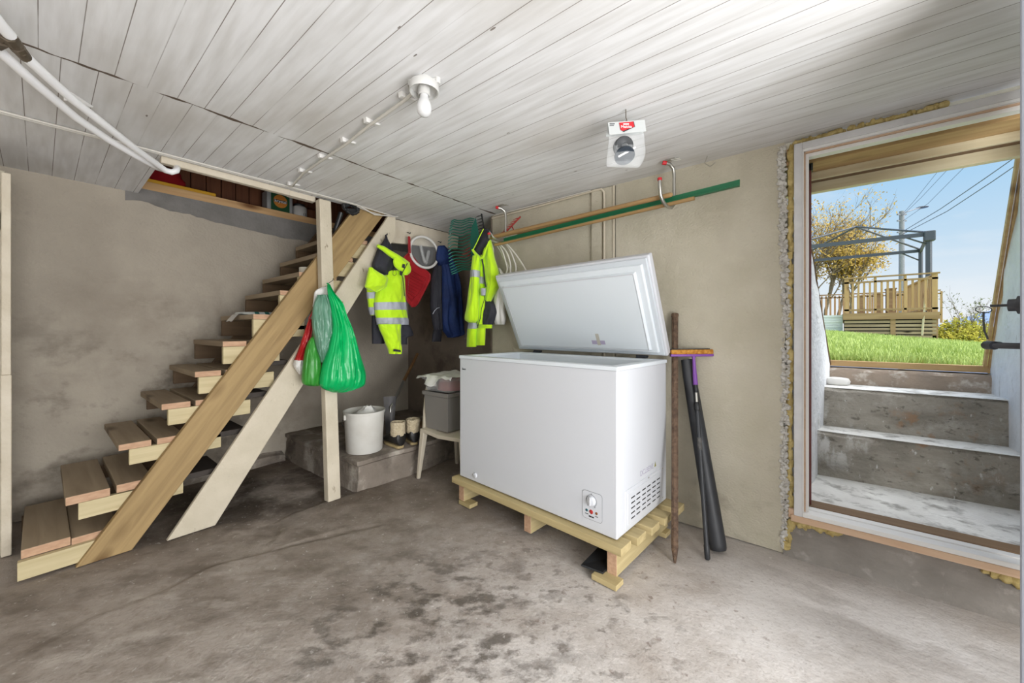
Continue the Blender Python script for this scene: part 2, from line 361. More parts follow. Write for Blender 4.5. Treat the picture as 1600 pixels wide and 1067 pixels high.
# ------------------------------------------------------------------ mesh builder
WL = {}
class MB:
    def __init__(s): s.V = []; s.F = []; s.I = []; s.mi = 0
    def v(s, p): s.V.append(Vector(p)); return len(s.V)-1
    def f(s, *ids): s.F.append(ids); s.I.append(s.mi)
    def hexa(s, b, t):
        i = [s.v(p) for p in b] + [s.v(p) for p in t]
        s.f(i[3], i[2], i[1], i[0]); s.f(i[4], i[5], i[6], i[7])
        for k in range(4): s.f(i[k], i[(k+1) % 4], i[4+(k+1) % 4], i[4+k])
        return s
    def box(s, x0, x1, y0, y1, z0, z1):
        return s.hexa([(x0, y0, z0), (x1, y0, z0), (x1, y1, z0), (x0, y1, z0)], [(x0, y0, z1), (x1, y0, z1), (x1, y1, z1), (x0, y1, z1)])
    def obox(s, c, ax, ay, az):
        c, ax, ay, az = map(Vector, (c, ax, ay, az))
        return s.hexa([c-ax-ay-az, c+ax-ay-az, c+ax+ay-az, c-ax+ay-az], [c-ax-ay+az, c+ax-ay+az, c+ax+ay+az, c-ax+ay+az])
    def bar(s, p, q, w, h, up=(0, 0, 1)):
        p, q = Vector(p), Vector(q); d = (q-p).normalized(); up = Vector(up)
        a = d.cross(up).normalized(); u = a.cross(d).normalized()
        return s.obox((p+q)/2, (q-p)/2, a*w/2, u*h/2)
    def prism(s, poly, vec):
        vec = Vector(vec); n = len(poly)
        a = [s.v(p) for p in poly]; b = [s.v(Vector(p)+vec) for p in poly]
        s.f(*a[::-1]); s.f(*b)
        for k in range(n): s.f(a[k], a[(k+1) % n], b[(k+1) % n], b[k])
        return s
    def rings(s, rings, cap=True, closed=True):
        ids = [[s.v(p) for p in r] for r in rings]; n = len(ids[0])
        for a, b in zip(ids, ids[1:]):
            for k in range(n if closed else n-1): s.f(a[k], a[(k+1) % n], b[(k+1) % n], b[k])
        if cap and closed: s.f(*ids[0][::-1]); s.f(*ids[-1])
        return s
    def tube(s, pts, r, n=10, cap=True):
        pts = [Vector(p) for p in pts]; rs = r if isinstance(r, (list, tuple)) else [r]*len(pts)
        rings = []; prev = None
        for i, p in enumerate(pts):
            d = (pts[min(i+1, len(pts)-1)] - pts[max(i-1, 0)]).normalized()
            if prev is None:
                a = d.orthogonal().normalized()
            else:
                a = (prev - d*prev.dot(d)).normalized()
            prev = a; b = d.cross(a)
            rings.append([p + (a*math.cos(t)+b*math.sin(t))*rs[i] for t in [2*math.pi*k/n for k in range(n)]])
        return s.rings(rings, cap)
    def lathe(s, prof, o, ax=(0, 0, 1), n=28, cap=False, sx=1):
        ax = Vector(ax).normalized(); a = ax.orthogonal().normalized(); b = ax.cross(a); o = Vector(o)
        return s.rings([[o + ax*z + (a*math.cos(t)*sx+b*math.sin(t))*r for t in [2*math.pi*k/n for k in range(n)]] for r, z in prof], cap)
    def ball(s, c, rx, ry=None, rz=None, n=12, m=8):
        ry = ry or rx; rz = rz or rx; c = Vector(c)
        return s.rings([[c + Vector((rx*math.sin(f)*math.cos(t), ry*math.sin(f)*math.sin(t), -rz*math.cos(f))) for t in [2*math.pi*k/n for k in range(n)]]
                        for f in [max(.02, min(math.pi-.02, math.pi*j/m)) for j in range(m+1)]], True)
    def torus(s, c, ax, R_, r, n=40, k=8, sy=1):
        ax = Vector(ax).normalized(); a = ax.orthogonal().normalized(); b = ax.cross(a); c = Vector(c)
        rr = []
        for i in range(n+1):
            t = 2*math.pi*i/n; e = a*math.cos(t)+b*math.sin(t)*sy
            rr.append([c+e*R_ + (e*math.cos(q)+ax*math.sin(q))*r for q in [2*math.pi*j/k for j in range(k)]])
        return s.rings(rr, False)
    def build(s, name, m, parent=None, smooth=None, bevel=0, seg=2, sub=0, origin=None):
        off = WL[parent.name] if parent else Vector(origin) if origin is not None else Vector((0, 0, 0))
        me = bpy.data.meshes.new(name)
        me.from_pydata([p-off for p in s.V], [], s.F)
        for q in (m if isinstance(m, (list, tuple)) else [m]): me.materials.append(q)
        me.polygons.foreach_set('material_index', s.I)
        me.validate(); 
        o = bpy.data.objects.new(name, me); COL.objects.link(o)
        if smooth is not None:
            me.polygons.foreach_set('use_smooth', [True]*len(me.polygons)); me.set_sharp_from_angle(angle=R(smooth))
        if parent: o.parent = parent
        else: o.location = off
        WL[o.name] = off
        if bevel:
            b = o.modifiers.new('bevel', 'BEVEL'); b.width = bevel; b.segments = seg; b.limit_method = 'ANGLE'; b.angle_limit = R(35)
        if sub:
            b = o.modifiers.new('sub', 'SUBSURF'); b.levels = sub; b.render_levels = sub
        return o

def tag(o, label=None, cat=None, group=None, kind=None):
    if label: o['label'] = label
    if cat: o['category'] = cat
    if group: o['group'] = group
    if kind: o['kind'] = kind
    return o
def thing(name, loc, label=None, cat=None, group=None, kind=None):
    o = bpy.data.objects.new(name, None); COL.objects.link(o); o.location = loc; o.empty_display_size = .1
    WL[o.name] = Vector(loc)
    return tag(o, label, cat, group, kind)
def struct(o, label=None, cat=None):
    return tag(o, label, cat, None, 'structure')
def copy_tree(o, parent=None):
    c = o.copy(); COL.objects.link(c)
    if parent: c.parent = parent
    for ch in list(o.children): copy_tree(ch, c)
    return c
def text(name, s, size, m, parent, o, ex, ey, align='CENTER', depth=.0006, shear=0):
    """flat lettering lying on a face: o = centre, ex = reading direction, ey = up"""
    cu = bpy.data.curves.new('lettering', 'FONT'); cu.body = s; cu.size = size; cu.align_x = align; cu.align_y = 'CENTER'; cu.extrude = depth; cu.shear = shear
    ob = bpy.data.objects.new('lettering', cu)
    me = bpy.data.meshes.new_from_object(ob)
    ex, ey = Vector(ex).normalized(), Vector(ey).normalized(); ez = ex.cross(ey); o = Vector(o)
    mb = MB()
    for v in me.vertices: mb.v(o + ex*v.co.x + ey*v.co.y + ez*v.co.z)
    for p in me.polygons: mb.f(*p.vertices)
    bpy.data.objects.remove(ob); bpy.data.curves.remove(cu); bpy.data.meshes.remove(me)
    return mb.build(name, m, parent)
def nz(p, s=1.0): return noise.noise(Vector(p)*s)

class Cloth:
    """a limp closed shape: rows of left/right edge points, a depth, folds running down it"""
    def __init__(s, rows, depth, normal, folds=(), n=36, m=40, crease=(), seed=0):
        s.n = n; s.m = m; s.nrm = Vector(normal).normalized(); s.folds = folds; s.seed = seed; s.crease = crease
        s.L = [Vector(a) for a, b in rows]; s.Rr = [Vector(b) for a, b in rows]
        s.d = depth if isinstance(depth, (list, tuple)) else [depth]*len(rows)
    def ip(s, A, t):
        k = len(A)-1; x = t*k; i = min(int(x), k-1); u = x-i
        g = lambda j: A[max(0, min(k, j))]
        p0, p1, p2, p3 = g(i-1), g(i), g(i+1), g(i+2)
        return .5*((2*p1)+(p2-p0)*u+(2*p0-5*p1+4*p2-p3)*u*u+(3*p1-p0-3*p2+p3)*u**3)
    def tz(s, z):
        lo, hi = 0.0, 1.0
        for _ in range(30):
            mid = (lo+hi)/2
            c = (s.ip(s.L, mid).z+s.ip(s.Rr, mid).z)/2
            if c > z: lo = mid
            else: hi = mid
        return lo
    def ring(s, t, infl=0.0):
        a, b = s.ip(s.L, t), s.ip(s.Rr, t); dd = s.ip(s.d, t); mid = (a+b)/2; h = (b-a)/2
        hl = max(h.length, 1e-4); out = []
        for k in range(s.n):
            q = 2*math.pi*k/s.n; c, sn = math.cos(q), math.sin(q)
            cc = math.copysign(abs(c)**.8, c)
            fold = 0
            for amp, fr, tw, ph in s.folds: fold += amp*math.sin(fr*c+ph+tw*t)
            wob = .006*nz((c*3+s.seed, t*9, sn), 1.0)
            for amp, fc, ft in s.crease:
                fold += amp*(.55-1.6*abs(nz((c*fc+s.seed*3.1, t*ft, s.seed+math.copysign(1.7, sn)))))
            dpt = dd*sn + (fold+wob)*(abs(sn)**.7)*(1 if sn > 0 else .4)
            out.append(mid + h*cc*(1+infl/hl) + s.nrm*(dpt + infl*math.copysign(1, sn)*(abs(sn)**.5)))
        return out
    def add(s, mb, t0=0., t1=1., infl=0.0, cap=True):
        k = max(3, int(s.m*(t1-t0))+1)
        return mb.rings([s.ring(t0+(t1-t0)*i/k, infl) for i in range(k+1)], cap)
    def part(s, name, m, parent, t0=0., t1=1., infl=0.0):
        return s.add(MB(), t0, t1, infl).build(name, m, parent, smooth=75)

# ================================================================== THE ROOM
# floor: a dense sheet, one worn slab edge standing 15 mm proud of the older floor by the stairs
edge = [(-2.39,-0.004,0.0),(-2.455,0.134,0.0),(-2.433,0.357,0.0),(-2.485,0.565,0.0),(-2.383,0.816,0.0),(-2.48,0.836,0.0),(-2.571,0.923,0.0),(-2.724,0.959,0.0),(-2.757,1.04,0.0),(-2.778,1.315,0.0),(-2.747,1.536,0.0)]
def slab_side(x, y):
    best = 1e9; sg = 1
    for a, b in zip(edge, edge[1:]):
        ax, ay, bx, by = a[0], a[1], b[0], b[1]
        dx, dy = bx-ax, by-ay; L2 = dx*dx+dy*dy
        t = max(0, min(1, ((x-ax)*dx+(y-ay)*dy)/L2)); px_, py_ = ax+dx*t-x, ay+dy*t-y
        d = math.hypot(px_, py_)
        if d < best: best = d; sg = 1 if (dx*(y-ay)-dy*(x-ax)) < 0 else -1
    return best*sg
def floor_z(x, y):
    z = .006*nz((x*1.1, y*1.1, 0)) + .002*nz((x*6, y*6, 3))
    if -3.2 < x < -.8 and -.6 < y < 2.0:
        s = slab_side(x, y) + .008*nz((x*14, y*14, 1)) 
        k = max(0, min(1, (s+.004)/.012)) * max(0, 1-max(0, s)/.8)
        fade = max(0, min(1, (x+3.3)/.4)) * max(0, min(1, (y+.55)/.4)) * max(0, min(1, (1.9-y)/.3)) * (.25+.75*max(0, min(1, (y-.25)/.35)))
        z += .013*k*fade
    return z
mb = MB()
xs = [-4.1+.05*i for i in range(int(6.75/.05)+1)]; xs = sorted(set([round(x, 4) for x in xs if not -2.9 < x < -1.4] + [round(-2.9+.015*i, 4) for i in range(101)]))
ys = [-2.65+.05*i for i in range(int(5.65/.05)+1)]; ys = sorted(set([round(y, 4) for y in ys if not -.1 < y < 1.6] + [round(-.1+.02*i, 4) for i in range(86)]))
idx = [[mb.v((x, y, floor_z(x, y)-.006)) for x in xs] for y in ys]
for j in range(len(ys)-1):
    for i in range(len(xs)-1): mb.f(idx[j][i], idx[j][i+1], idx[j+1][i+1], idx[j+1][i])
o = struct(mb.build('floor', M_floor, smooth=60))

# ceiling of painted boards, open above the stairs
mb = MB(); CZ = 2.296
mb.box(-3.08, 2.65, -2.65, 2.62, CZ, 2.5)
mb.box(-4.3, -3.08, -2.65, .47, CZ, 2.5)
mb.box(-3.08, -2.2, 2.62, 3.0, CZ, 2.5)
struct(mb.build('ceiling', M_ceil))
# edge moulding along the stair opening
mb = MB()
mb.hexa([(-3.115, .455, 2.258), (-3.075, .455, 2.258), (-3.075, 1.17, 2.258), (-3.115, 1.17, 2.258)], [(-3.115, .455, CZ), (-3.06, .455, CZ), (-3.06, 1.17, CZ), (-3.115, 1.17, CZ)])
struct(mb.build('trim_1', M_oldwhite, bevel=.004))
mb = MB(); mb.box(-3.13, -3.075, 1.17, 1.36, 2.258, CZ+.002)
struct(mb.build('trim_2', M_oldwhite, bevel=.003))

# walls
WY = 2.6
mb = MB()
ed = []
z = 0.0
while z < 2.30:
    ed.append((-.128 + .018*nz((3.1, z*6, 0)) + .012*nz((9.1, z*22, 0)), z)); z += .02
ed.append((-.128, 2.30))
prof = [(-2.31, WY, 0)] + [(x, WY, z) for x, z in ed] + [(-2.31, WY, 2.30)]
mb.prism(prof, (0, .3, 0))
mb.box(.95, 2.65, WY, 2.9, 0, 2.3)
mb.box(-.13, .95, WY+.05, 2.9, 2.255, 2.32)
struct(mb.build('wall_right', M_wall_r))
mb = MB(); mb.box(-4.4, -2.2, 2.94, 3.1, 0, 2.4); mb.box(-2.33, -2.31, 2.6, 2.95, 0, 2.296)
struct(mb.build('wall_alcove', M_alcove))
mb = MB(); mb.box(-4.4, -4.05, -2.65, 3.0, 0, 2.338)
# chipped render at the head of the wall leaves bare grey concrete showing
struct(mb.build('wall_left', M_wall_l))
mb = MB(); pts = []
n_ = 60
for i in range(n_+1):
    y = .40 + (2.93-.40)*i/n_
    zb = 2.232 - .085*max(0, math.sin((y-.5)*1.4)) + .02*nz((y*7, 0, 0)) + .012*nz((y*24, 1, 0))
    pts.append((y, min(2.31, zb)))
poly = [(-4.048, y, zb) for y, zb in pts] + [(-4.048, 2.93, 2.338), (-4.048, .40, 2.338)]
mb.prism(poly, (.004, 0, 0))
struct(mb.build('trim_3', M_conc_grey))
# old footing sticking out at the base of the left wall
mb = MB(); rr = []
for i in range(40):
    y = .3 + i*.03; w = .10 + .035*nz((y*4, 2, 0)); h = .055+.02*nz((y*5, 7, 0))
    rr.append([(-4.06, y, -.01), (-4.05+w, y, -.01), (-4.05+w-.02, y, h), (-4.06, y, h+.03)])
mb.rings(rr); struct(mb.build('baseboard_left', M_conc_dark, smooth=50))
# wall behind the photographer and the wall opposite the stairs, each with an unseen window added for its fill lamp
mb = MB()
mb.box(-4.4, -1.2, -2.8, -2.6, 0, 2.3); mb.box(1.4, 2.8, -2.8, -2.6, 0, 2.3); mb.box(-1.2, 1.4, -2.8, -2.6, 0, .3); mb.box(-1.2, 1.4, -2.8, -2.6, 2.1, 2.3)
struct(mb.build('wall_back', M_wall_r))
mb = MB()
mb.box(1.8, 2.0, -2.6, -.9, 0, 2.3); mb.box(1.8, 2.0, 1.4, 2.9, 0, 2.3); mb.box(1.8, 2.0, -.9, 1.4, 0, .25); mb.box(1.8, 2.0, -.9, 1.4, 2.1, 2.3)
struct(mb.build('wall_side', M_wall_r))
for k, (ax, c, half, z0, z1) in enumerate((('y', -2.7, (-1.2, 1.4), .3, 2.1), ('x', 1.9, (-.9, 1.4), .25, 2.1))):
    mb = MB(); a, b = half
    def bx(u0, u1, w0, w1):
        if ax == 'y': mb.box(u0, u1, c-.03, c+.03, w0, w1)
        else: mb.box(c-.03, c+.03, u0, u1, w0, w1)
    bx(a, a+.06, z0, z1); bx(b-.06, b, z0, z1); bx((a+b)/2-.03, (a+b)/2+.03, z0, z1); bx(a, b, z0, z0+.06); bx(a, b, z1-.06, z1)
    struct(mb.build('window_%d' % (k+1), M_white))

# space above the stairs: old stained boards, dark timber floor edge, sill plate on the wall head
mb = MB()
yb = .40
while yb < 3.05:
    mb.box(-4.40, -4.37+.004*(int(yb*50) % 3), yb, yb+.105, 2.33, 3.0); yb += .112
mb.box(-4.45, -4.40, .3, 3.1, 2.3, 3.0)
struct(mb.build('wall_upper', M_redboard, bevel=.003))
mb = MB(); mb.box(-4.4, -3.0, .3, 3.1, 2.98, 3.1); mb.box(-3.08, -3.0, .47, 3.1, 2.5, 2.99); mb.box(-4.4, -3.08, .36, .47, 2.5, 2.99); mb.box(-4.4, -3.0, 3.05, 3.15, 2.3, 3.0)
struct(mb.build('ceiling_upper', M_darkwood))
mb = MB(); mb.box(-4.13, -4.043, .40, 2.95, 2.338, 2.401); struct(mb.build('trim_4', M_ledgewood, bevel=.003))

# cream board on edge below the ceiling at the head of the stairs (coat hooks sit on it)
hb = [(-3.1,2.01,2.272),(-3.1,2.044,2.064),(-3.1,2.896,2.139),(-3.1,2.915,2.278)]
mb = MB(); mb.prism([(-3.09, y, 2.295 if i in (0, 3) else z) for i, (x, y, z) in enumerate(hb)], (-.045, 0, 0))
head_beam = tag(mb.build('header_board', M_oldwhite, bevel=.004), 'cream painted board under the ceiling carrying the coat hooks', 'board')

# concrete ledge in the corner
bl = [(-2.74,1.526,0.0),(-2.776,2.525,0.0)]
mb = MB()
xa, ya = -2.74, 1.52
top = [(xa, ya), (-2.72, 2.0), (-2.76, 2.58), (-2.70, 2.93), (-4.04, 2.93), (-4.04, 1.5), (-3.55, 1.49)]
nn = []
for i in range(len(top)):
    a, b = top[i], top[(i+1) % len(top)]; k = max(1, int(math.hypot(b[0]-a[0], b[1]-a[1])/.06))
    for j in range(k): nn.append((a[0]+(b[0]-a[0])*j/k, a[1]+(b[1]-a[1])*j/k))
rr = []
cxm, cym = -3.4, 2.2
for zz, inf in ((-.02, 1.0), (.03, 1.0), (.09, .99), (.15, .995), (.19, .985), (.205, 1.012), (.235, 1.01), (.24, .985)):
    ring = []
    for x, y in nn:
        w = .016*nz((x*5, y*5, zz*9)) + .008*nz((x*17, y*17, zz*20))
        qx, qy = cxm+(x-cxm)*inf, cym+(y-cym)*inf
        ring.append((max(-4.045, qx + w), min(2.935, qy + w*.7), zz if zz < .2 else zz+.004*nz((x*4, y*4, 5))))
    rr.append(ring)
mb.rings(rr); struct(mb.build('trim_5', M_conc_dark, smooth=40))

# partition end with a cream door casing at the left
mb = MB(); mb.box(-3.56, -3.515, -1.0, -.123, 0, 2.13); struct(mb.build('door_2', M_wall_r))
p2 = WL and bpy.data.objects['door_2']
mb = MB(); mb.box(-3.515, -3.475, -.135, -.098, 0, 1.0); mb.box(-3.515, -3.477, -.133, -.1, 1.0, 2.115); mb.build('casing', M_oldwhite, p2, bevel=.004)
mb = MB(); mb.box(-3.53, -3.48, -.5, -.137, 1.80, 1.90); mb.build('rail', M_oldwhite, p2, bevel=.004)
mb = MB(); mb.hexa([(-3.56, -.5, .52), (-3.42, -.5, .52), (-3.42, -.155, .52), (-3.56, -.155, .52)], [(-3.56, -.5, .60), (-3.46, -.5, .64), (-3.46, -.17, .64), (-3.56, -.17, .60)]); mb.build('ledge', M_oldwhite, p2, bevel=.01)

# ------------------------------------------------------------------ doorway to the garden
dr = thing('door_1', (.4, 2.6, .2)); struct(dr)
OX0, OX1, ZS, ZH = -.022, .88, .262, 2.19
mb = MB()
mb.box(-.086, -.049, 2.572, 2.68, .205, 2.262); mb.box(.905, .945, 2.572, 2.68, .205, 2.262); mb.box(-.049, .905, 2.572, 2.68, 2.226, 2.262)
mb.build('frame', M_frame, dr, bevel=.003)
mb = MB()
mb.box(-.049, -.043, 2.576, 2.66, .25, 2.226); mb.box(-.043, .905, 2.576, 2.66, 2.213, 2.226)
mb.box(-.036, OX0, 2.605, 2.66, .25, 2.206); mb.box(OX0, .89, 2.605, 2.655, 2.187, 2.206)
mb.build('stop', M_frame2, dr, bevel=.0015)
mb = MB()
mb.box(-.043, -.036, 2.592, 2.655, .25, 2.213); mb.box(-.043, .89, 2.592, 2.655, 2.206, 2.213)
mb.box(-.11, -.086, 2.585, 2.61, .215, .262)
mb.build('rebate', M_rawwood, dr, bevel=.001)
mb = MB(); mb.box(-.049, .91, 2.57, 2.63, .238, .262); mb.box(-.03, .9, 2.63, 2.66, .235, .268); mb.box(-.03, .9, 2.665, 2.70, .235, .258)
mb.build('sill', M_frame2, dr, bevel=.003)
mb = MB(); mb.box(-.10, .95, 2.568, 2.72, .203, .238); mb.build('sill_board', M_rawwood, dr, bevel=.003)
mb = MB(); mb.box(-.03, .9, 2.70, 2.80, .22, .262); mb.build('outer_sill', M_soffit_d, dr, bevel=.003)
mb = MB(); mb.box(-.028, -.012, 2.72, 2.80, .26, 2.19); mb.build('outer_jamb', M_redpaint, dr, bevel=.002)
mb = MB(); mb.box(-.03, -.005, 2.72, 2.76, 2.15, 2.19); mb.build('corner_block', M_black, dr)
# plinth under the sill
mb = MB(); rr = []
for i in range(60):
    x = -.135 + 1.1*i/59; w = .01*nz((x*6, 0, 3))
    rr.append([(x, 2.9, -.01), (x, 2.585+w, -.01), (x, 2.60+w, .03), (x, 2.606+w*.5, .10+.01*nz((x*9, 1, 1))), (x, 2.61, .19+.012*nz((x*8, 3, 0))), (x, 2.9, .20)])
mb.rings(rr); struct(mb.build('baseboard_door', M_plinth, smooth=40))

# broken mortar along the wall's cut edge, and the foam filling the gap round the frame
def lumps(path, r0, r1, n, jit, seed, m, name, label, cat, along_flat=.6, stretch=1.0):
    rnd = random.Random(seed); mb = MB()
    for i in range(n):
        t = (i+rnd.random())/n*(len(path)-1); k = min(int(t), len(path)-2); u = t-k
        p = Vector(path[k]).lerp(Vector(path[k+1]), u) + Vector((rnd.uniform(-1, 1)*jit[0], rnd.uniform(-1, 1)*jit[1], rnd.uniform(-1, 1)*jit[2]))
        r = rnd.uniform(r0, r1); base = len(mb.V)
        mb.ball(p, r*rnd.uniform(.7, 1.2), r*along_flat, r*rnd.uniform(.7, 1.3)*stretch, 8, 6)
        for q in range(base, len(mb.V)):
            v = mb.V[q]; mb.V[q] = p + (v-p)*(1+.45*nz((v.x*60, v.y*60, v.z*60)))
    return tag(mb.build(name, m, smooth=50), label, cat, None, 'stuff')
lumps([(-.126, 2.598, .03), (-.132, 2.598, .6), (-.120, 2.598, 1.3), (-.136, 2.598, 1.8), (-.142, 2.598, 2.28)], .003, .012, 950, (.016, .006, .0), 3, M_mortar, 'mortar_rubble', 'broken white mortar along the cut wall edge left of the doorway', 'mortar')
f1 = [(-.104, 2.612, .21), (-.105, 2.61, 1.0), (-.104, 2.61, 1.6), (-.1, 2.61, 2.27)]
fo = lumps(f1, .012, .02, 70, (.004, .006, 0), 5, M_foam, 'insulation_foam', 'yellow insulation foam bulging in the gap left of the door frame', 'foam', .7, 2.4)
foam_top = lumps([(-.09, 2.60, 2.277), (.02, 2.60, 2.274), (.1, 2.595, 2.278), (.30, 2.59, 2.278), (.48, 2.59, 2.277)], .009, .018, 70, (.01, .006, .003), 8, M_foam, 'insulation_foam', 'yellow foam squeezed between ceiling boards and door head', 'foam', .9)
foam_low = lumps([(-.12, 2.60, .03), (-.11, 2.60, .10), (-.10, 2.595, .19), (-.03, 2.595, .195), (.05, 2.595, .193), (.10, 2.6, .19)], .012, .024, 40, (.006, .004, .004), 9, M_foam, 'insulation_foam', 'yellow foam under the left end of the door sill', 'foam', .8)
foam_r = lumps([(.58, 2.6, .19), (.70, 2.595, .185), (.8, 2.6, .18)], .016, .03, 14, (.006, .004, .004), 12, M_foam, 'insulation_foam', 'yellow foam under the right part of the door sill', 'foam', .8)
mb = MB(); mb.box(-.12, -.098, 2.62, 2.64, 2.17, 2.26); tag(mb.build('wood_wedge', M_ledgewood), 'small wooden wedge in the foam at the upper left of the frame', 'wedge')

# open door leaf: only its closing edge with the hardware shows
ld = Vector((.40, .86, 0)).normalized(); ln = Vector((-ld.y, ld.x, 0)); fe = Vector((.4235, 1.615, 0)); 
leaf = thing('door_leaf', (fe.x, fe.y, .24), 'white door leaf standing open at the right edge, seen edge-on', 'door')
mb = MB(); c = fe + ld*.43 - ln*.022
mb.obox((c.x, c.y, 1.25), ld*.43, ln*.022, (0, 0, 1.0)); mb.build('panel', M_leafedge, leaf, bevel=.004)
hz = 1.205
hp = fe + ld*.065
mb = MB(); mb.obox((hp.x+ln.x*.004, hp.y+ln.y*.004, hz), ld*.02, ln*.004, (0, 0, .035)); pl = mb.build('handle_plate', M_blackmetal, leaf, bevel=.003)
mb = MB(); a = hp + Vector((0, 0, hz))
mb.tube([a, a+ln*.062], .0085, 14)
mb.build('handle_shaft', M_blackmetal, leaf, smooth=50)
mb = MB(); e = a+ln*.066
mb.tube([e-ln*.012+ld*-.004, e+ln*.004+ld*.01, e+ln*.006+ld*.05, e+ln*.004+ld*.115], [.012, .0125, .011, .009], 14); mb.build('lever', M_blackmetal, leaf, smooth=50)
cz = 1.318; ca = hp + Vector((0, 0, cz))
mb = MB(); mb.tube([ca, ca+ln*.014], .025, 20); mb.tube([ca+ln*.014, ca+ln*.03], .017, 18); mb.build('lock_cylinder', M_blackmetal, leaf, smooth=40)
kr = thing('key_ring', tuple(ca+ln*.06), 'key with a ring and dark strap hanging from the door lock', 'key')
mb = MB(); mb.obox(ca+ln*.045, ln*.018, (0, 0, .0035), ld*.0012); mb.build('key', M_ink, kr)
rc = ca+ln*.075+Vector((0, 0, -.010))
mb = MB(); mb.torus(rc, ld*.6+Vector((0, 0, .8)), .015, .0012, 28, 6); mb.build('ring', M_ink, kr, smooth=60)
mb = MB(); mb.tube([rc+Vector((0, 0, -.006)), rc+Vector((0, 0, -.03)), rc+ln*-.001+Vector((0, 0, -.06)), rc-ln*.008+Vector((0, 0, -.085))], .0022, 6); mb.build('strap', M_ink, kr, smooth=60)

# ------------------------------------------------------------------ bulkhead steps outside
def xl(y): return -.05+.15*(y-2.9)
mb = MB()
def step(y0, y1, z0, z1, tilt=0.0):
    n = 26; rr = []
    for i in range(n+1):
        t = i/n; x = xl(y0)-.02+(1.0-xl(y0))*t
        w = .012*nz((x*7, y0*3, 0)); h = .008*nz((x*9, y0, 5)); s = tilt*t
        rr.append([(x, y1, z0), (x, y0+s+w*.5, z0), (x, y0+s+w, (z0+z1)/2), (x, y0+s+w*.6, z1-.02+h), (x, y0+.02+s, z1+h*.6), (x, y1, z1)])
    mb.rings(rr)
mb = MB(); step(3.37, 3.9, .2, .545, .03); step(3.58, 3.95, .5, .825, .03)
steps = struct(mb.build('stairs_outside', M_step, smooth=35))
mb = MB(); mb.box(-.06, 1.0, 2.75, 3.45, .0, .245)
mb.box(xl(3.37)-.02, 1.0, 3.385, 3.62, .5465, .551); mb.box(xl(3.58), 1.0, 3.60, 3.92, .8265, .831)
struct(mb.build('floor_landing', M_tread_paint, bevel=.004))
mb = MB(); rr = []
for i in range(30):
    x = .07+.86*i/29; w = .008*nz((x*8, 2, 0))
    rr.append([(x, 4.0, .8), (x, 3.875+w, .8), (x, 3.87+w, .93), (x, 3.885, .95+w*.6), (x, 4.0, .955)])
mb.rings(rr); struct(mb.build('trim_6', M_curb_o, smooth=40))
# side walls
mb = MB(); rr = []
for i in range(17):
    y = 2.8+1.15*i/16; zt = 2.2 if y < 3.0 else max(.97, 1.77-(y-3.13)*1.04)
    if y < 3.05: zt = 1.95
    x = xl(y)
    rr.append([(x-.2, y, 0), (x-.2, y, zt)] + [(x+.012*nz((y*7, zz*7, 0)), y, zz) for zz in (zt, zt*.8, zt*.6, zt*.4, zt*.2, 0)])
mb.rings(rr); struct(mb.build('wall_stairwell_left', M_whitewash, smooth=40))
mb = MB(); rr = []
def zr(y): return 2.2 if y < 3.40 else max(.97, 2.14-(y-3.42)*2.25)
for i in range(24):
    y = 2.8+1.16*i/23; zt = zr(y)
    rr.append([(1.1, y, 0), (1.1, y, zt)] + [(.905+.012*nz((y*7, zz*7, 4)), y, zz) for zz in (zt, zt*.8, zt*.6, zt*.4, zt*.2, 0)])
mb.rings(rr); struct(mb.build('wall_stairwell_right', M_whitewash, smooth=40))
# timber edging of the well
mb = MB(); mb.bar((.912, 3.36, 2.30), (.912, 3.93, 1.0), .024, .03, (0, 1, 0)); mb.bar((.886, 3.365, 2.29), (.886, 3.928, 1.01), .014, .03, (0, 1, 0)); mb.bar((.05, 3.945, .985), (.96, 3.945, .985), .05, .045)
struct(mb.build('trim_7', M_soffit, bevel=.002))
mb = MB(); mb.bar((-.018, 3.13, 1.775), (.098, 3.93, .975), .016, .02, (0, 1, 0)); struct(mb.build('trim_14', M_soffit_d))
# boarding over the head of the doorway
mb = MB(); mb.box(-.2, 1.2, 2.73, 2.85, 2.195, 2.25); mb.box(-.2, 1.2, 2.852, 2.93, 2.199, 2.25); struct(mb.build('trim_8', M_soffit, bevel=.003))
mb = MB(); mb.box(-.2, 1.2, 2.908, 2.93, 2.153, 2.199); struct(mb.build('trim_9', M_soffit_w, bevel=.003))
mb = MB(); mb.box(-.2, 1.2, 2.93, 2.99, 2.155, 2.25); struct(mb.build('trim_10', M_soffit_d, bevel=.003))
mb = MB(); mb.box(-.2, 1.2, 2.983, 3.03, 2.098, 2.25); struct(mb.build('trim_11', M_soffit_w, bevel=.003))
mb = MB(); mb.box(-.5, 1.5, 2.72, 3.08, 2.25, 2.32); mb.box(-1.0, -.2, 2.9, 3.02, 0, 2.32); mb.box(1.1, 1.6, 2.9, 3.02, 0, 2.32); struct(mb.build('roof_bulkhead', M_soffit_d))
mb = MB(); mb.lathe([(.055, 0), (.075, .01), (.08, .03), (.07, .05), (.04, .055), (.001, .056)], (.135, 3.80, .831), (0, 0, 1), 20)
tag(mb.build('glass_dish', M_wbag, smooth=50), 'small clear glass dish on the top outside step at left', 'dish')
for q in range(3):
    pass
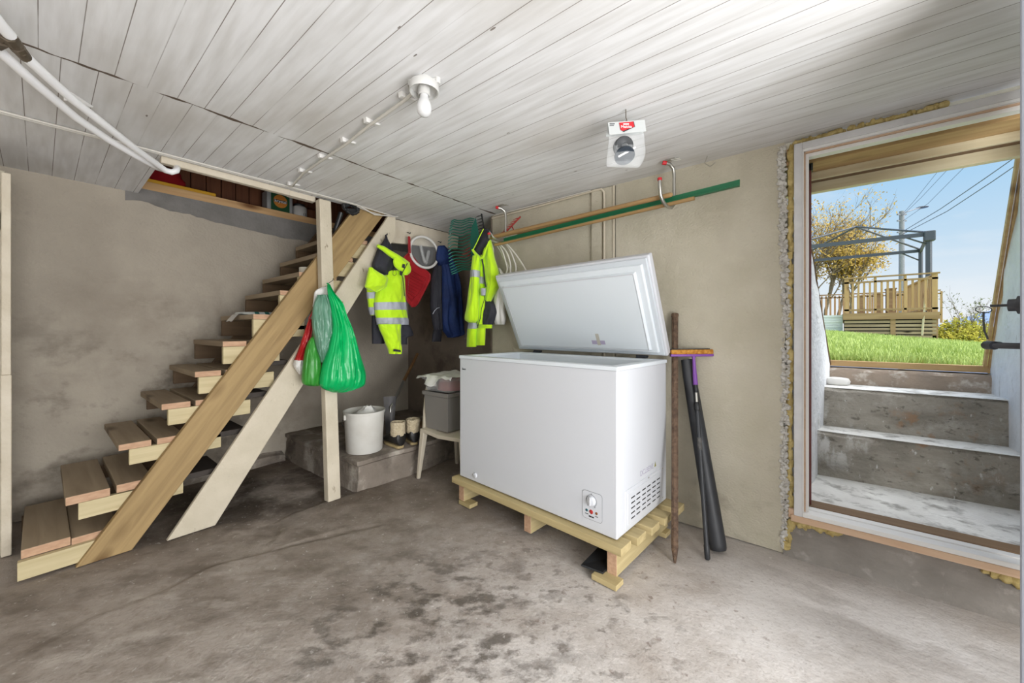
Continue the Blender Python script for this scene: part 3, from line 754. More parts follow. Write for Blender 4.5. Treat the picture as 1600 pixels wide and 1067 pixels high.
# ------------------------------------------------------------------ garden
def gz(x, y):
    s = min(1, max(0, (y-4)/5))
    z = .985 - .1*(x-.7)*s + .018*(y-4)
    if y > 17: z -= .12*(y-17)
    return max(z, -6) + .02*nz((x*1.3, y*1.3, 0))
mb = MB(); gx = [-14+.4*i for i in range(90)]; gy = [3.97+.4*j for j in range(75)]
idx = [[mb.v((x, y, gz(x, y))) for x in gx] for y in gy]
for j in range(len(gy)-1):
    for i in range(len(gx)-1): mb.f(idx[j][i], idx[j][i+1], idx[j+1][i+1], idx[j+1][i])
for sx0, sx1 in ((-14, -.15), (1.08, 14)):
    b = [mb.v(p) for p in ((sx0, 3.0, .95), (sx1, 3.0, .95), (sx1, 4.0, .97), (sx0, 4.0, .97))]; mb.f(*b)
struct(mb.build('ground_lawn', M_turf, smooth=60))
mb = MB(); rnd = random.Random(2)
for k in range(26000):
    y = 3.99 + 10.6*rnd.random()**1.5; x = -.4 + rnd.random()*(.6+.30*y)
    d = -.6247*x+.7809*y; lat = .7809*x+.6247*y
    if not .76 < lat/d < 1.30: continue
    z = gz(x, y); h = .025+.05*rnd.random(); a = rnd.random()*6.28; w = .004+.004*rnd.random()
    t = (rnd.uniform(-.03, .03), rnd.uniform(-.03, .03))
    p = [mb.v((x+math.cos(a)*w, y+math.sin(a)*w, z-.01)), mb.v((x-math.cos(a)*w, y-math.sin(a)*w, z-.01)), mb.v((x+t[0], y+t[1], z+h))]
    mb.f(*p)
tag(mb.build('grass', M_blade), 'short green grass blades of the sunlit lawn', 'grass', None, 'stuff')

# timber deck with railing
FX0, FX1, FY, DZ = .68, 2.50, 14.45, 1.70
dk = thing('deck', (1.6, FY, 1.0), 'raised timber deck with slatted skirt and railings on the lawn', 'deck')
mb = MB(); mb.box(FX0-.03, FX1, FY, FY+6.4, DZ-.14, DZ); mb.box(-3.5, FX0-.03, FY+2.5, FY+6.4, DZ-.14, DZ); mb.box(FX0-.03, FX1+.02, FY-.03, FY, DZ-.17, DZ+.01); mb.build('platform', M_decktimber, dk)
mb = MB()
for k in range(6): mb.box(FX0+.02*k*(k > 3), FX1-.03, FY+.005*k, FY+.03, DZ-.27-.1*k, DZ-.2-.1*k)
mb.build('skirt_slats', M_deckdark, dk)
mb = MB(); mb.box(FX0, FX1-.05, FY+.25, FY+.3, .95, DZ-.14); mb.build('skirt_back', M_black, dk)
for x0, x1, y0, y1, z0 in ((1.62, 1.72, FY-.01, FY+.06, 1.1), (FX1-.1, FX1, FY+.02, FY+.1, .9)):
    mb = MB(); mb.box(x0, x1, y0, y1, z0, DZ-.15); mb.build('skirt_post', M_decktimber, dk)
rl = MB(); rl.box(FX0, FX1+.03, FY-.02, FY+.07, DZ+1.0, DZ+1.035); rl.build('top_rail', M_decktimber, dk)
rl = MB(); rl.box(FX0, FX1, FY, FY+.04, DZ+.86, DZ+.91); rl.box(FX0, FX1, FY, FY+.04, DZ+.08, DZ+.13); rl.build('rail', M_decktimber, dk)
for x in (FX0, 1.30, 1.88, FX1-.11):
    mb = MB(); mb.box(x, x+.1 if x in (FX0, FX1-.11) else x+.05, FY, FY+.09, DZ, DZ+1.0); mb.build('rail_post', M_deckrail, dk)
x = FX0+.16
while x < FX1-.14:
    mb = MB(); mb.box(x, x+.045, FY+.01, FY+.03, DZ+.05, DZ+.9); mb.build('baluster', M_deckrail, dk); x += .118
for (x0, x1, y) in ((-3.0, 3.6, FY+6.0),):
    rl = MB(); rl.box(x0, x1, y, y+.09, DZ+.97, DZ+1.01); rl.box(x0, x1, y, y+.04, DZ+.85, DZ+.89); rl.box(x0, x1, y, y+.04, DZ+.08, DZ+.13); rl.build('back_rail', M_decktimber, dk)
    x = x0
    while x < x1:
        rl = MB(); rl.box(x, x+.06, y, y+.03, DZ-.2, DZ+.95); rl.build('baluster', M_deckrail, dk); x += .14
mb = MB(); mb.box(2.42, 2.5, FY+.1, FY+4, DZ+.97, DZ+1.01); mb.box(2.44, 2.48, FY+.1, FY+4, DZ+.1, DZ+.14)
mb.build('side_rail', M_deckrail, dk)
y = FY+.2
while y < FY+4:
    mb = MB(); mb.box(2.45, 2.47, y, y+.05, DZ, DZ+.97); mb.build('baluster', M_deckrail, dk); y += .14
for i, (bx, bh) in enumerate(((1.08, .55), (1.36, .50), (1.60, .62), (2.0, .5))):
    pass
mb = MB(); 
for k in range(7): mb.box(-1.2, FX0-.02, FY+.3+.01*(k % 2), FY+.34, 1.16+.075*k, 1.16+.075*k+.068)
mb.box(-1.2, FX0-.02, FY+.34, FY+.37, .9, 1.68)
tag(mb.build('corrugated_panel', M_corr), 'low white ribbed panel beside the left end of the deck', 'panel')
# things stored on the deck, seen through the balusters
for (x, w, h) in ((1.05, .14, .55), (1.42, .12, .6), (1.66, .18, .72)):
    mb = MB(); mb.box(x, x+w, FY+.9, FY+1.3, DZ, DZ+h); mb.box(x-.02, x+w+.02, FY+.88, FY+1.32, DZ+h, DZ+h+.03)
    tag(mb.build('planter_box', M_decktimber), {1.05: 'leftmost of the timber boxes behind the deck railing', 1.42: 'middle timber box behind the deck railing', 1.66: 'tallest timber box behind the deck railing'}[x], 'box', 'timber boxes on the deck')

# gazebo frame
gzb = thing('gazebo_frame', (.9, 17.2, DZ), 'bare grey steel gazebo frame standing on the deck', 'gazebo')
P1, P2, P3, P4, AP = Vector((2.50, 15.5, 3.92)), Vector((2.86, 18.9, 3.96)), Vector((-1.0, 15.5, 3.92)), Vector((-.7, 18.9, 3.96)), Vector((1.1, 17.2, 4.72))
for p, w in ((P1, .13), (P2, .11), (P3, .13), (P4, .11)):
    mb = MB(); mb.tube([(p.x, p.y, DZ), (p.x, p.y, p.z)], w*.5, 6); mb.build('post', M_gaz, gzb)
mb = MB(); mb.box(P1.x-.1, P1.x+.12, P1.y-.1, P1.y+.1, 3.72, 4.0); mb.build('corner_bracket', M_gaz, gzb, bevel=.02)
for a, b, h in ((P1, P3, .11), (P2, P4, .1), (P1, P2, .1), (P3, P4, .1)):
    mb = MB(); mb.bar(a, b, .06, h); mb.build('beam', M_gaz, gzb)
for a in (P1, P2, P3, P4):
    mb = MB(); mb.tube([a+Vector((0, 0, .04)), AP], .03, 6); mb.build('rafter', M_gaz, gzb)
for a, b in ((P1+Vector((0, 0, -.3)), P1+Vector((-.5, 0, 0))), (P2+Vector((0, 0, -.35)), P2+Vector((-.5, 0, 0))), (P1+Vector((0, 0, -.4)), P2+Vector((0, -.8, 0)))):
    mb = MB(); mb.tube([a, b], .022, 6); mb.build('brace', M_gaz, gzb)
mb = MB(); mb.tube([AP, AP+Vector((0, .0, -.9)), AP+Vector((-.02, 0, -1.5))], .008, 5); mb.build('hanging_cord', M_gaz, gzb)
mb = MB(); mb.bar((2.20, FY-.08, 1.1), (2.32, FY+.12, DZ+.95), .035, .02); tag(mb.build('leaning_batten', M_soffit_w), 'thin pale batten leaning against the deck front', 'batten')

# utility pole with street light, and wires
pb = [(5.077,39.919,10.03),(5.077,39.919,1.013)]
up = thing('utility_pole', pb[1], 'weathered utility pole with a street light arm behind the deck', 'utility pole')
mb = MB(); mb.tube([(pb[1][0], pb[1][1], -3), pb[0]], [.21, .15], 10); mb.build('pole', M_polewood, up, smooth=50)
am = [(5.077,39.919,9.84),(5.485,40.245,10.03),(5.993,41.036,10.316),(6.375,41.598,10.476)]
mb = MB(); mb.tube(am, .04, 6); mb.build('lamp_arm', M_polewood, up)
mb = MB(); mb.ball(am[3], .35, .3, .08); mb.build('lamp_head', M_gaz, up, smooth=60)
mb = MB()
for v in (335, 345, 363):
    q = [(4.818,39.712,9.792),(5.336,40.127,9.792)]; dz = -(v-335)/590*28
    mb.bar((q[0][0], q[0][1], q[0][2]+dz), (q[1][0], q[1][1], q[1][2]+dz), .1, .1)
mb.build('crossarm', M_polewood, up)
wires = [[(5.114,39.949,8.511),(4.455,25.335,6.696),(3.902,17.208,5.669),(3.409,11.692,4.892)], [(5.114,39.949,8.321),(4.68,25.515,6.581),(4.047,17.325,5.557),(3.502,11.766,4.809)], [(5.151,39.978,9.318),(5.183,32.32,8.596),(4.198,20.007,7.045),(3.431,14.27,5.979)], [(5.077,39.919,9.65),(4.892,32.087,8.969),(4.039,21.16,7.419),(3.192,14.079,6.055)], [(5.04,39.889,9.697),(4.601,31.854,8.819),(3.931,22.354,7.682),(3.282,15.432,6.589)]]
for k, w in enumerate(wires):
    mb = MB(); mb.tube(w, [.022, .016, .012, .008] if k < 2 else [.012, .01, .007, .005], 5)
    tag(mb.build('overhead_wire', M_wire), ['dark overhead wire, upper of the two thick ones', 'dark overhead wire, lower of the two thick ones', 'thin overhead wire nearest the thick pair', 'middle thin overhead wire in the sky', 'thin overhead wire farthest left in the sky'][k], 'wire', 'overhead wires')

# birch at the left, bush at the right
def grow(mb, tips, p, d, L, r, lvl, rnd, lean):
    pts = [p]; q = p; dd = d
    for k in range(4):
        dd = (dd + Vector((rnd.uniform(-.16, .16), rnd.uniform(-.16, .16), .07)) + lean*.05).normalized(); q = q + dd*(L/4); pts.append(q)
    mb.tube(pts, [r, r*.85, r*.7, r*.55, r*.42], 5 if lvl else 7)
    tips.extend(pts[2:])
    if lvl < 4:
        for k in range([9, 6, 4, 3][lvl]):
            t = rnd.uniform(.3, 1.0); i = min(3, int(t*4)); b = pts[i].lerp(pts[i+1], t*4-i)
            s = (dd + Vector((rnd.uniform(-1, 1), rnd.uniform(-1, 1), rnd.uniform(-.15, .75)))*.85).normalized()
            grow(mb, tips, b, s, L*rnd.uniform(.48, .68), r*.42, lvl+1, rnd, lean)
def leaves(tips, n, s, jit, rnd, keep=None):
    mb = MB()
    for k in range(n):
        p = rnd.choice(tips) + Vector((rnd.gauss(0, jit), rnd.gauss(0, jit), rnd.gauss(0, jit)))
        if keep and not keep(p): continue
        a = Vector((rnd.uniform(-1, 1), rnd.uniform(-1, 1), rnd.uniform(-1, 1))).normalized(); b = a.orthogonal().normalized()
        h = s*rnd.uniform(.6, 1.3)
        i = [mb.v(p-a*h), mb.v(p+b*h*.45), mb.v(p+a*h), mb.v(p-b*h*.45)]; mb.f(*i)
    return mb
rnd = random.Random(11)
tb = [(0.424,25.951,1.928)][0]
tr = thing('birch_tree', tb, 'tall autumn birch with sparse yellow leaves left of the deck', 'tree')
mb = MB(); tips = []
for dx, L in ((0, 3.4), (.6, 2.9), (-1.0, 2.9), (1.2, 2.5)):
    grow(mb, tips, Vector(tb)+Vector((dx*.78, dx*.62, -.6)), Vector((.06, .05, 1)).normalized(), L*1.15, .09, 0, rnd, Vector((.5, .4, 0)))
mb.build('branches', M_bark, tr)
leaves(tips, 15000, .075, .2, rnd, lambda p: p.z < tb[2]+3.4 or rnd.random() < .35).build('foliage', M_leaf_y, tr)
bb = [(3.079,15.141,0.747)][0]
bu = thing('garden_bush', bb, 'yellow-green autumn bush with dark twigs right of the deck', 'bush')
mb = MB(); tips = []; rnd = random.Random(5)
for k in range(10):
    a = rnd.uniform(0, 6.28); s = Vector((math.cos(a)*.35, math.sin(a)*.35, 1)).normalized()
    grow(mb, tips, Vector(bb)+Vector((rnd.uniform(-.4, .4), rnd.uniform(-.3, .3), -.05)), s, rnd.uniform(.6, 1.0), .012, 2, rnd, Vector((0, 0, 0)))
mb.build('twigs', M_bark, bu)
low = []
for k in range(2600):
    a = rnd.uniform(0, 6.28); r_ = .84*math.sqrt(rnd.random()); z_ = rnd.random()
    hh = 1.02*(1-(r_/.9)**2)*(.75+.35*nz((math.cos(a)*r_*5, math.sin(a)*r_*5, 2)))
    low.append(Vector(bb)+Vector((math.cos(a)*r_, math.sin(a)*r_*.8, hh*(z_**.5))))
leaves(low, 11000, .034, .02, rnd).build('foliage', M_leaf_b, bu)
leaves([t for t in tips], 420, .032, .05, rnd, lambda p: p.z > bb[2]+.7).build('twig_leaves', M_leaf_d, bu)
# distant hill
mb = MB(); rr = []
hc = Vector((128, 460, -10))
for j in range(10):
    f = j/9; ring = []
    for k in range(40):
        a = 2*math.pi*k/40; r_ = 80*(1-f)**.8+1
        ring.append(hc+Vector((math.cos(a)*r_, math.sin(a)*r_, 31*f+1.5*nz((math.cos(a)*2, math.sin(a)*2, f*3)))))
    rr.append(ring)
mb.rings(rr); struct(mb.build('hill', M_hill, smooth=70))
mb = MB(); mb.box(-60, 700, 40, 700, -8, -7); struct(mb.build('terrain', M_hill))

# ================================================================== STAIRS
st = thing('staircase', (-3.45, .6, 0), 'new timber staircase rising along the left wall through the ceiling opening', 'staircase')
sy = [(-.06, .15), (.083, .367), (.277, .598), (.457, .80), (.614, .982), (.758, 1.172), (.933, 1.359), (1.104, 1.541), (1.235, 1.692), (1.375, 1.86), (1.51, 2.03)]
s_poly = [(.115, 0.0), (.326, 0.0), (1.94, 2.294), (1.672, 2.294)]
mb = MB(); mb.prism([(-3.02, y, z) for y, z in s_poly], (-.046, 0, 0)); mb.build('stringer', M_new_s, st, bevel=.004)
mb = MB(); mb.prism([(-3.835, y, z) for y, z in ((.22, 0), (.40, 0), (1.95, 2.29), (1.77, 2.29))], (-.045, 0, 0)); mb.build('wall_stringer', M_darkwood, st, bevel=.003)
for i, (y, z) in enumerate(sy):
    th = .045 if i < 2 else .036
    w1, w2 = (.162, .15) if i < 2 else (.136, .13)
    for k, (a, b) in enumerate(((y, y+w1), (y+w1+(.002 if i == 0 else .024), y+w1+w2+.024))):
        mb = MB(); dz = .0 if not (k == 1 and i == 0) else -.012
        if k == 1 and i == 1: dz = .006
        x1 = -3.068 if i else -3.085
        mb.box(-3.83, x1, a, b, z-th+dz, z+dz); mb.I[3] = 1
        mb.build('tread_board', [M_tread, M_endgrain], st, bevel=.003)
    cl = .43 if i < 5 else .34
    zc = z-th
    for xa, xb, nm in ((-3.104, -3.07, 'cleat'), (-3.83, -3.795, 'wall_cleat')):
        mb = MB(); c0 = y+(-.01, .045, .043, .03, .02, .004, .002, 0, 0, 0, 0)[i]; ch_ = (.092, .09, .09, .098, .108, .116, .125, .13, .13, .13, .13)[i]
        mb.box(xa if i else xa+.02, xb if i else xb+.02, c0, c0+(cl if i else .33), max(.004, zc-ch_), zc-.001); mb.build(nm, M_new_y if nm == 'cleat' else M_darkwood, st, bevel=.002)
ws = [(-2.985, .468, 0.0), (-2.985, .70, 0.0), (-2.985, 2.03, 2.10), (-2.985, 2.03, 2.285), (-2.985, 1.965, 2.285)]
mb = MB(); mb.prism(ws, (-.03, 0, 0))
plank = tag(mb.build('painted_plank', M_postpaint, bevel=.004), 'wide cream painted plank slanting from floor to ceiling beside the stairs', 'plank')
for (x, y, z), L_ in zip([(-3.07,1.248,1.284),(-3.07,1.089,1.025),(-3.07,0.943,0.809),(-3.07,0.801,0.573),(-3.07,0.658,0.343)], (.10, .12, .14, .16, .17)):
    mb = MB(); mb.box(-3.42, -3.07, y-L_*.6, y+L_*.55, z-.035, z); mb.build('old_tread', M_oldtread, plank, bevel=.003)
mb = MB()
mb.hexa([(-2.80, 1.298, 0.0), (-2.735, 1.30, 0.0), (-2.735, 1.392, 0.0), (-2.80, 1.39, 0.0)], [(-3.045, 1.345, 2.262), (-2.975, 1.345, 2.262), (-2.975, 1.435, 2.262), (-3.045, 1.435, 2.262)])
post = tag(mb.build('support_post', M_postpaint, bevel=.006), 'cream flaking timber post in front of the stairs, green bags on it', 'post')

# things left on the treads
b = [(-3.45,0.974,1.403),(-3.45,0.945,1.338),(-3.45,1.033,1.355),(-3.45,1.077,1.387),(-3.45,1.205,1.397),(-3.45,1.205,1.439),(-3.45,1.135,1.436),(-3.45,1.059,1.417)]
mb = MB()
p0 = Vector((-3.42, 1.02, 1.392)); 
mb.rings([[Vector((-3.42+sx_*.055*q1, y, 1.362+.014+zz*h)) for sx_, zz in ((-1, -.9), (-.6, .5), (0, 1), (.6, .6), (1, -.9), (0, -1))] for y, q1, h in ((.93, .9, .004), (.97, .9, .010), (1.03, .8, .013), (1.10, .8, .014), (1.18, .8, .014), (1.26, .8, .012))])
pk = thing('wrapped_packet', (-3.42, 1.05, 1.36), 'flat white and green plastic packet lying on a stair tread', 'packet')
mb.build('wrapper', M_rope, pk, smooth=40)
mb = MB(); mb.rings([[Vector((x, y, z+.003*math.sin(x*60))) for x in (-3.50, -3.46, -3.42, -3.38, -3.35)] for y, z in ((.96, 1.376), (.925, 1.366), (.90, 1.335), (.885, 1.312))], False, False); o = mb.build('torn_flap', M_wbag, pk, smooth=60)
mb = MB()
for y in (1.04, 1.11, 1.18): mb.rings([[Vector((-3.42+sx_*.045, yy, 1.362+.0155+zz*.0135)) for sx_, zz in ((-1, -.5), (-.6, .55), (0, 1.02), (.6, .62), (1, -.5))] for yy in (y, y+.03)], False, False)
mb.build('green_print', M_papergreen, pk, smooth=60)
rl = thing('adhesive_roll', (-3.26, 1.40, 1.76), 'cream paper roll standing on an upper stair tread', 'roll')
mb = MB(); mb.lathe([(.028, 0), (.055, 0), (.056, .004), (.056, .062), (.055, .066), (.028, .066), (.028, 0)], (-3.27, 1.375, 1.693), (0, 0, 1), 28)
mb.build('roll', M_tape, rl, smooth=50)

# ledge above the wall: yellow level, cans, red bag
mb = MB(); mb.box(-4.085, -4.055, .40, .955, 2.4015, 2.431); tag(mb.build('spirit_level', M_yellowlevel, bevel=.004), 'long yellow spirit level lying on the wall-head plank', 'spirit level')
oc = thing('oil_can', (-4.15, 1.47, 2.40), 'square silver and green oil can on the ledge above the wall', 'can')
mb = MB(); mb.box(-4.24, -4.10, 1.362, 1.592, 2.339+.062, 2.60); mb.build('can_body', M_oil_s, oc, bevel=.012, seg=3)
mb = MB(); mb.box(-4.1005, -4.098, 1.395, 1.56, 2.405, 2.60); mb.build('label', M_oil_g, oc)
mb = MB(); mb.lathe([(0.001, 0), (.063, 0), (.063, .0012), (.001, .0012)], (-4.0985, 1.478, 2.51), (1, 0, 0), 32); mb.build('round_emblem', M_orange, oc)
mb = MB(); mb.box(-4.0972, -4.0965, 1.418, 1.538, 2.497, 2.523); mb.build('name_band', M_ink, oc)
text('lettering', 'krystal', .040, M_whiteink, oc, (-4.096, 1.478, 2.509), (0, 1, 0), (0, 0, 1))
pc = thing('paint_can', (-4.13, 1.675, 2.40), 'round white can marked 15 beside the oil can', 'can')
mb = MB(); mb.lathe([(.001, 0), (.066, 0), (.068, .004), (.068, .10), (.06, .112), (.045, .118)], (-4.15, 1.675, 2.402), (0, 0, 1), 30); mb.build('can_body', M_canwhite, pc, smooth=40)
mb = MB(); mb.lathe([(.046, .112), (.05, .118), (.05, .135), (.04, .14), (.001, .14)], (-4.15, 1.675, 2.402), (0, 0, 1), 28); mb.build('lid', M_black, pc, smooth=40)
text('lettering', '15', .035, M_ink, pc, (-4.081, 1.695, 2.43), (0, 1, 0), (0, 0, 1))
rb = thing('red_tool_bag', (-4.2, .65, 2.40), 'crumpled red bag at the near end of the ledge under the pipes', 'bag')
mb = MB(); rr = []
for k in range(9):
    t = k/8; rr.append([Vector((-4.24+.075*math.cos(a)*(1-.4*t)+.012*nz((a, t*4, 0)), .64+.17*math.sin(a)*(1-.35*t)+.02*nz((a, t*5, 3)), 2.4+.19*t)) for a in [2*math.pi*q/18 for q in range(18)]])
mb.rings(rr); mb.build('bag_body', M_red, rb, smooth=50)
mb = MB(); mb.box(-4.2, -4.15, .70, .95, 2.402, 2.425); mb.build('bag_strap', M_red, rb, bevel=.008)
mb = MB(); mb.box(-4.21, -4.10, .84, 1.18, 2.402, 2.416); tag(mb.build('flat_tool', M_black, bevel=.003), 'dark flat tool lying behind the yellow level', 'tool')
mb = MB(); mb.lathe([(.001, 0), (.055, 0), (.055, .13), (.03, .15), (.001, .15)], (-4.25, 1.83, 2.40), (0, 0, 1), 20); tag(mb.build('dark_canister', M_redboard, smooth=40), 'dark brown canister on the ledge right of the white can', 'canister')

# bundle of black cable and plugs at the stair head
cbn = thing('cable_bundle', (-3.15, 1.72, 2.27), 'tangle of black cable and plugs above the stair stringer', 'cable')
rnd = random.Random(4)
cc = Vector([(-3.0,1.615,2.249)][0])
for k in range(7):
    mb = MB(); a0 = rnd.uniform(0, 6); pts = []
    for q in range(14):
        a = a0+q*.55; pts.append(cc+Vector((rnd.uniform(-.02, .02), .055*math.cos(a)+rnd.uniform(-.015, .015), .035*math.sin(a)+rnd.uniform(-.01, .01))))
    mb.tube(pts, .006, 6); mb.build('cable_loop', M_black, cbn, smooth=60)
mb = MB(); mb.obox(cc+Vector((-.02, .02, -.005)), (.022, 0, 0), (0, .05, .01), (0, -.004, .018)); mb.obox(cc+Vector((0, -.05, .02)), (.018, 0, 0), (0, .025, .01), (0, -.005, .016)); mb.build('plug', M_black, cbn, bevel=.006)
mb = MB(); mb.tube([cc+Vector((-.05, -.06, -.03)), cc+Vector((-.1, -.08, -.16)), cc+Vector((-.12, -.08, -.22))], .02, 8); mb.build('hanging_sleeve', M_black, cbn, smooth=60)

# ================================================================== CEILING FITTINGS
lp = thing('ceiling_lamp', (-1.282, 1.0, CZ), 'bare bulb in a white porcelain holder on the ceiling', 'ceiling lamp')
L0 = Vector((-1.275, 1.005, CZ))
mb = MB(); mb.lathe([(.001, 0), (.036, 0), (.038, -.010), (.040, -.014), (.046, -.017), (.059, -.019), (.061, -.024), (.061, -.050), (.059, -.053), (.054, -.051), (.052, -.034), (.03, -.030), (.001, -.030)], L0, (0, 0, 1), 36); mb.build('holder', M_porc, lp, smooth=40)
for sg_ in (1, -1):
    mb = MB(); mb.lathe([(.001, -.022), (.012, -.022), (.013, -.018), (.013, 0)], L0+Vector((.050, .030, 0))*sg_, (0, 0, 1), 16); mb.obox(L0+Vector((.038, .023, -.012))*sg_+Vector((0, 0, -.012 if sg_ < 0 else 0)), (.014, .009, 0), (-.006, .010, 0), (0, 0, .009)); mb.build('mounting_ear', M_porc, lp, smooth=40)
mb = MB(); mb.lathe([(.025, -.030), (.025, -.055), (.0245, -.064), (.020, -.066)], L0, (0, 0, 1), 24); mb.build('socket', M_porc, lp, smooth=40)
mb = MB(); mb.lathe([(.018, -.060), (.018, -.074), (.0195, -.080), (.026, -.096), (.0305, -.112), (.0305, -.126), (.027, -.139), (.019, -.149), (.009, -.154), (.001, -.155)], L0, (0, 0, 1), 28); mb.build('bulb', M_bulb, lp, smooth=70)
for k in range(3):
    a = 2.1*k+.5; mb = MB(); mb.lathe([(.004, -.030), (.004, -.034), (.001, -.035)], L0+Vector((.04*math.cos(a), .04*math.sin(a), 0)), (0, 0, 1), 10); mb.build('screw', M_steel, lp)
# surface cable from lamp to stair edge with white clips
clips = [(-2.91,1.123,2.296),(-2.607,1.076,2.296),(-2.303,1.063,2.296),(-2.01,1.053,2.296),(-1.733,1.03,2.296),(-1.422,1.016,2.296)]
mb = MB(); mb.tube([(-2.93, 1.116, 2.278)] + [(x, y, 2.272) for x, y, z in clips] + [(-1.33, 1.006, 2.275)], .0075, 8)
tag(mb.build('lamp_cable', M_cable, smooth=60), 'painted cable running across the ceiling boards to the lamp', 'cable')
mb = MB(); mb.hexa([(-.012, -.040, -.024), (.012, -.040, -.024), (.012, .036, -.007), (-.012, .036, -.007)], [(-.013, -.042, 0), (.013, -.042, 0), (.013, .042, 0), (-.013, .042, 0)])
c0 = mb.build('cable_clip', M_white, bevel=.0015)
names = ['first', 'second', 'third', 'fourth', 'fifth', 'sixth']
for k, (x, y, z) in enumerate(clips):
    c = c0 if k == 0 else copy_tree(c0)
    c.location = (x, y+.012, CZ); c.rotation_euler = (0, 0, R(4))
    tag(c, ['white cable clip nearest the stair opening edge', 'white cable clip, second from the stair opening', 'white cable clip just left of the ceiling joint crack', 'white cable clip just past the ceiling joint crack towards the lamp', 'white cable clip, second from the bare bulb', 'white cable clip right beside the bulb holder'][k], 'cable clip', 'clips on the lamp cable')
# twin white cables along the edge of the stair opening and beyond
for k, (off, lab) in enumerate(((0, 'white cable along the stair opening, outer of the pair'), (.022, 'white cable along the stair opening, inner of the pair'))):
    pts = [(-3.035+off+.004*math.sin(y*5)+.045*max(0, min(1, y/1.1)), y, 2.287) for y in [-.9+.1*i for i in range(26)]]
    pts += [(-2.985, 1.9, 2.284), (-3.0, 2.05, 2.285)] if k else [(-3.01, 1.80, 2.27), (-3.04, 1.98, 2.286)]
    mb = MB(); mb.tube(pts, .0065, 8); tag(mb.build('wall_cable', M_cable, smooth=60), lab, 'cable')
mb = MB(); mb.tube([(-2.965, 1.12, 2.284), (-2.97, 1.45, 2.287), (-2.975, 1.68, 2.285), (-2.97, 1.72, 2.27), (-2.955, 1.80, 2.24), (-2.965, 1.88, 2.255), (-2.98, 2.05, 2.285)], .006, 8)
tag(mb.build('branch_cable', M_cable, smooth=60), 'cream cable looping over the black cable tangle at the stair head', 'cable')
cl = copy_tree(c0); cl.location = (-2.606, .11, CZ); cl.rotation_euler = (0, 0, R(50)); cl.scale = (1.3, 1.3, 1.6); tag(cl, 'white pipe bracket on the ceiling beside the two white pipes', 'bracket'); cl.name = 'pipe_bracket'
if 'group' in cl: del cl['group']
# heating pipes at the upper left
pa = [(-2.145,-0.031,2.2),(-2.265,0.024,2.2),(-2.397,0.087,2.2),(-2.515,0.157,2.2),(-2.649,0.234,2.2),(-2.8,0.323,2.2),(-2.928,0.408,2.2),(-3.021,0.466,2.2),(-3.028,0.496,2.2)] + [(-3.029,0.517,2.215)] + [(-3.071,0.53,2.25)] + [(-3.194,0.532,2.3)]
mb = MB(); mb.tube(pa, .0165, 12)
ppA = thing('water_pipe', pa[0], 'white pipe with a brass valve, upper of the two pipes at the ceiling', 'pipe'); mb.build('pipe', M_pipe, ppA, smooth=60)
pt = [(-1.78,-0.131,2.2),(-1.978,-0.078,2.2),(-2.024,-0.062,2.2)]
pt = [tuple(Vector(pt[0])+(Vector(pt[0])-Vector(pt[1])).normalized()*1.6)]+pt
mb = MB(); mb.tube(pt, .017, 12); mb.build('upper_pipe', M_pipe, ppA, smooth=60)
vv = [(-2.071,-0.079,2.2),(-2.032,-0.065,2.2),(-2.074,-0.054,2.2),(-2.108,-0.044,2.2),(-2.15,-0.031,2.2)]
v = [Vector(q) for q in vv]
mb = MB(); mb.tube([v[1], v[2]], .021, 8); mb.tube([v[2], v[2].lerp(v[3], .5)], .014, 12); mb.tube([v[2].lerp(v[3], .4), v[3]], .020, 6); mb.tube([v[3], v[4]], [.019, .017], 12); mb.tube([v[1]+Vector((0, 0, .002)), v[0]+Vector((.0, -.0, .0))], .017, 8); mb.tube([v[0], v[0]+(v[0]-v[1])*1.2], .024, 8)
mb.build('valve', M_brass, ppA, smooth=35)
pbp = [(-2.019,-0.159,2.2),(-2.174,-0.085,2.2),(-2.349,-0.01,2.2),(-2.579,0.099,2.2),(-2.755,0.213,2.2),(-2.886,0.321,2.2),(-2.956,0.385,2.2)] + [(-3.072,0.439,2.22)] + [(-3.237,0.493,2.27)]
pbp = [tuple(Vector(pbp[0])+(Vector(pbp[0])-Vector(pbp[1])).normalized()*1.6)]+pbp
mb = MB(); mb.tube(pbp, .0165, 12)
tag(mb.build('water_pipe', M_pipe, smooth=60), 'plain white pipe, lower of the two pipes at the ceiling', 'pipe')

# blister bag with a trimmer spool hanging from a ceiling hook
sb = thing('spool_bag', (-.70, 1.74, 2.2), 'clear bag with grey trimmer spool and red label hanging from the ceiling', 'bag')
S0 = Vector((-.698, 1.738, 2.236)); sr = Vector((.80, .60, 0)); sf = Vector((.6, -.80, 0)); su = Vector((0, 0, 1))
def SP(a, h, f=0): return S0 + sr*a + su*h + sf*f
mb = MB(); mb.tube([SP(0, .06), SP(0, .02), SP(.004, .004, .004), SP(0, -.008, .008), SP(-.004, 0, .012)], .0022, 6); mb.build('hook', M_brass, sb, smooth=60)
mb = MB(); mb.prism([SP(-.088, -.008, .012), SP(.085, .002, .012), SP(.088, -.058, .022), SP(-.082, -.072, .022)], sf*.0012); mb.prism([SP(-.088, -.008, .012), SP(.085, .002, .012), SP(.083, -.055, -.004), SP(-.092, -.066, -.004)], sf*-.0012); mb.build('header_card', M_card, sb)
mb = MB(); mb.prism([SP(-.036, -.012, .0165), SP(.030, -.008, .0165), SP(.034, -.034, .0215), SP(-.02, -.055, .0245), SP(-.03, -.05, .024)], sf*.0008); mb.build('red_label', M_redlabel, sb)
mb = MB(); mb.prism([SP(.024, -.007, .0160), SP(.033, -.007, .0160), SP(.037, -.034, .0207), SP(-.016, -.060, .0245), SP(-.022, -.055, .0237), SP(.026, -.032, .0203)], sf*.0006); mb.build('label_edge', M_ink, sb)
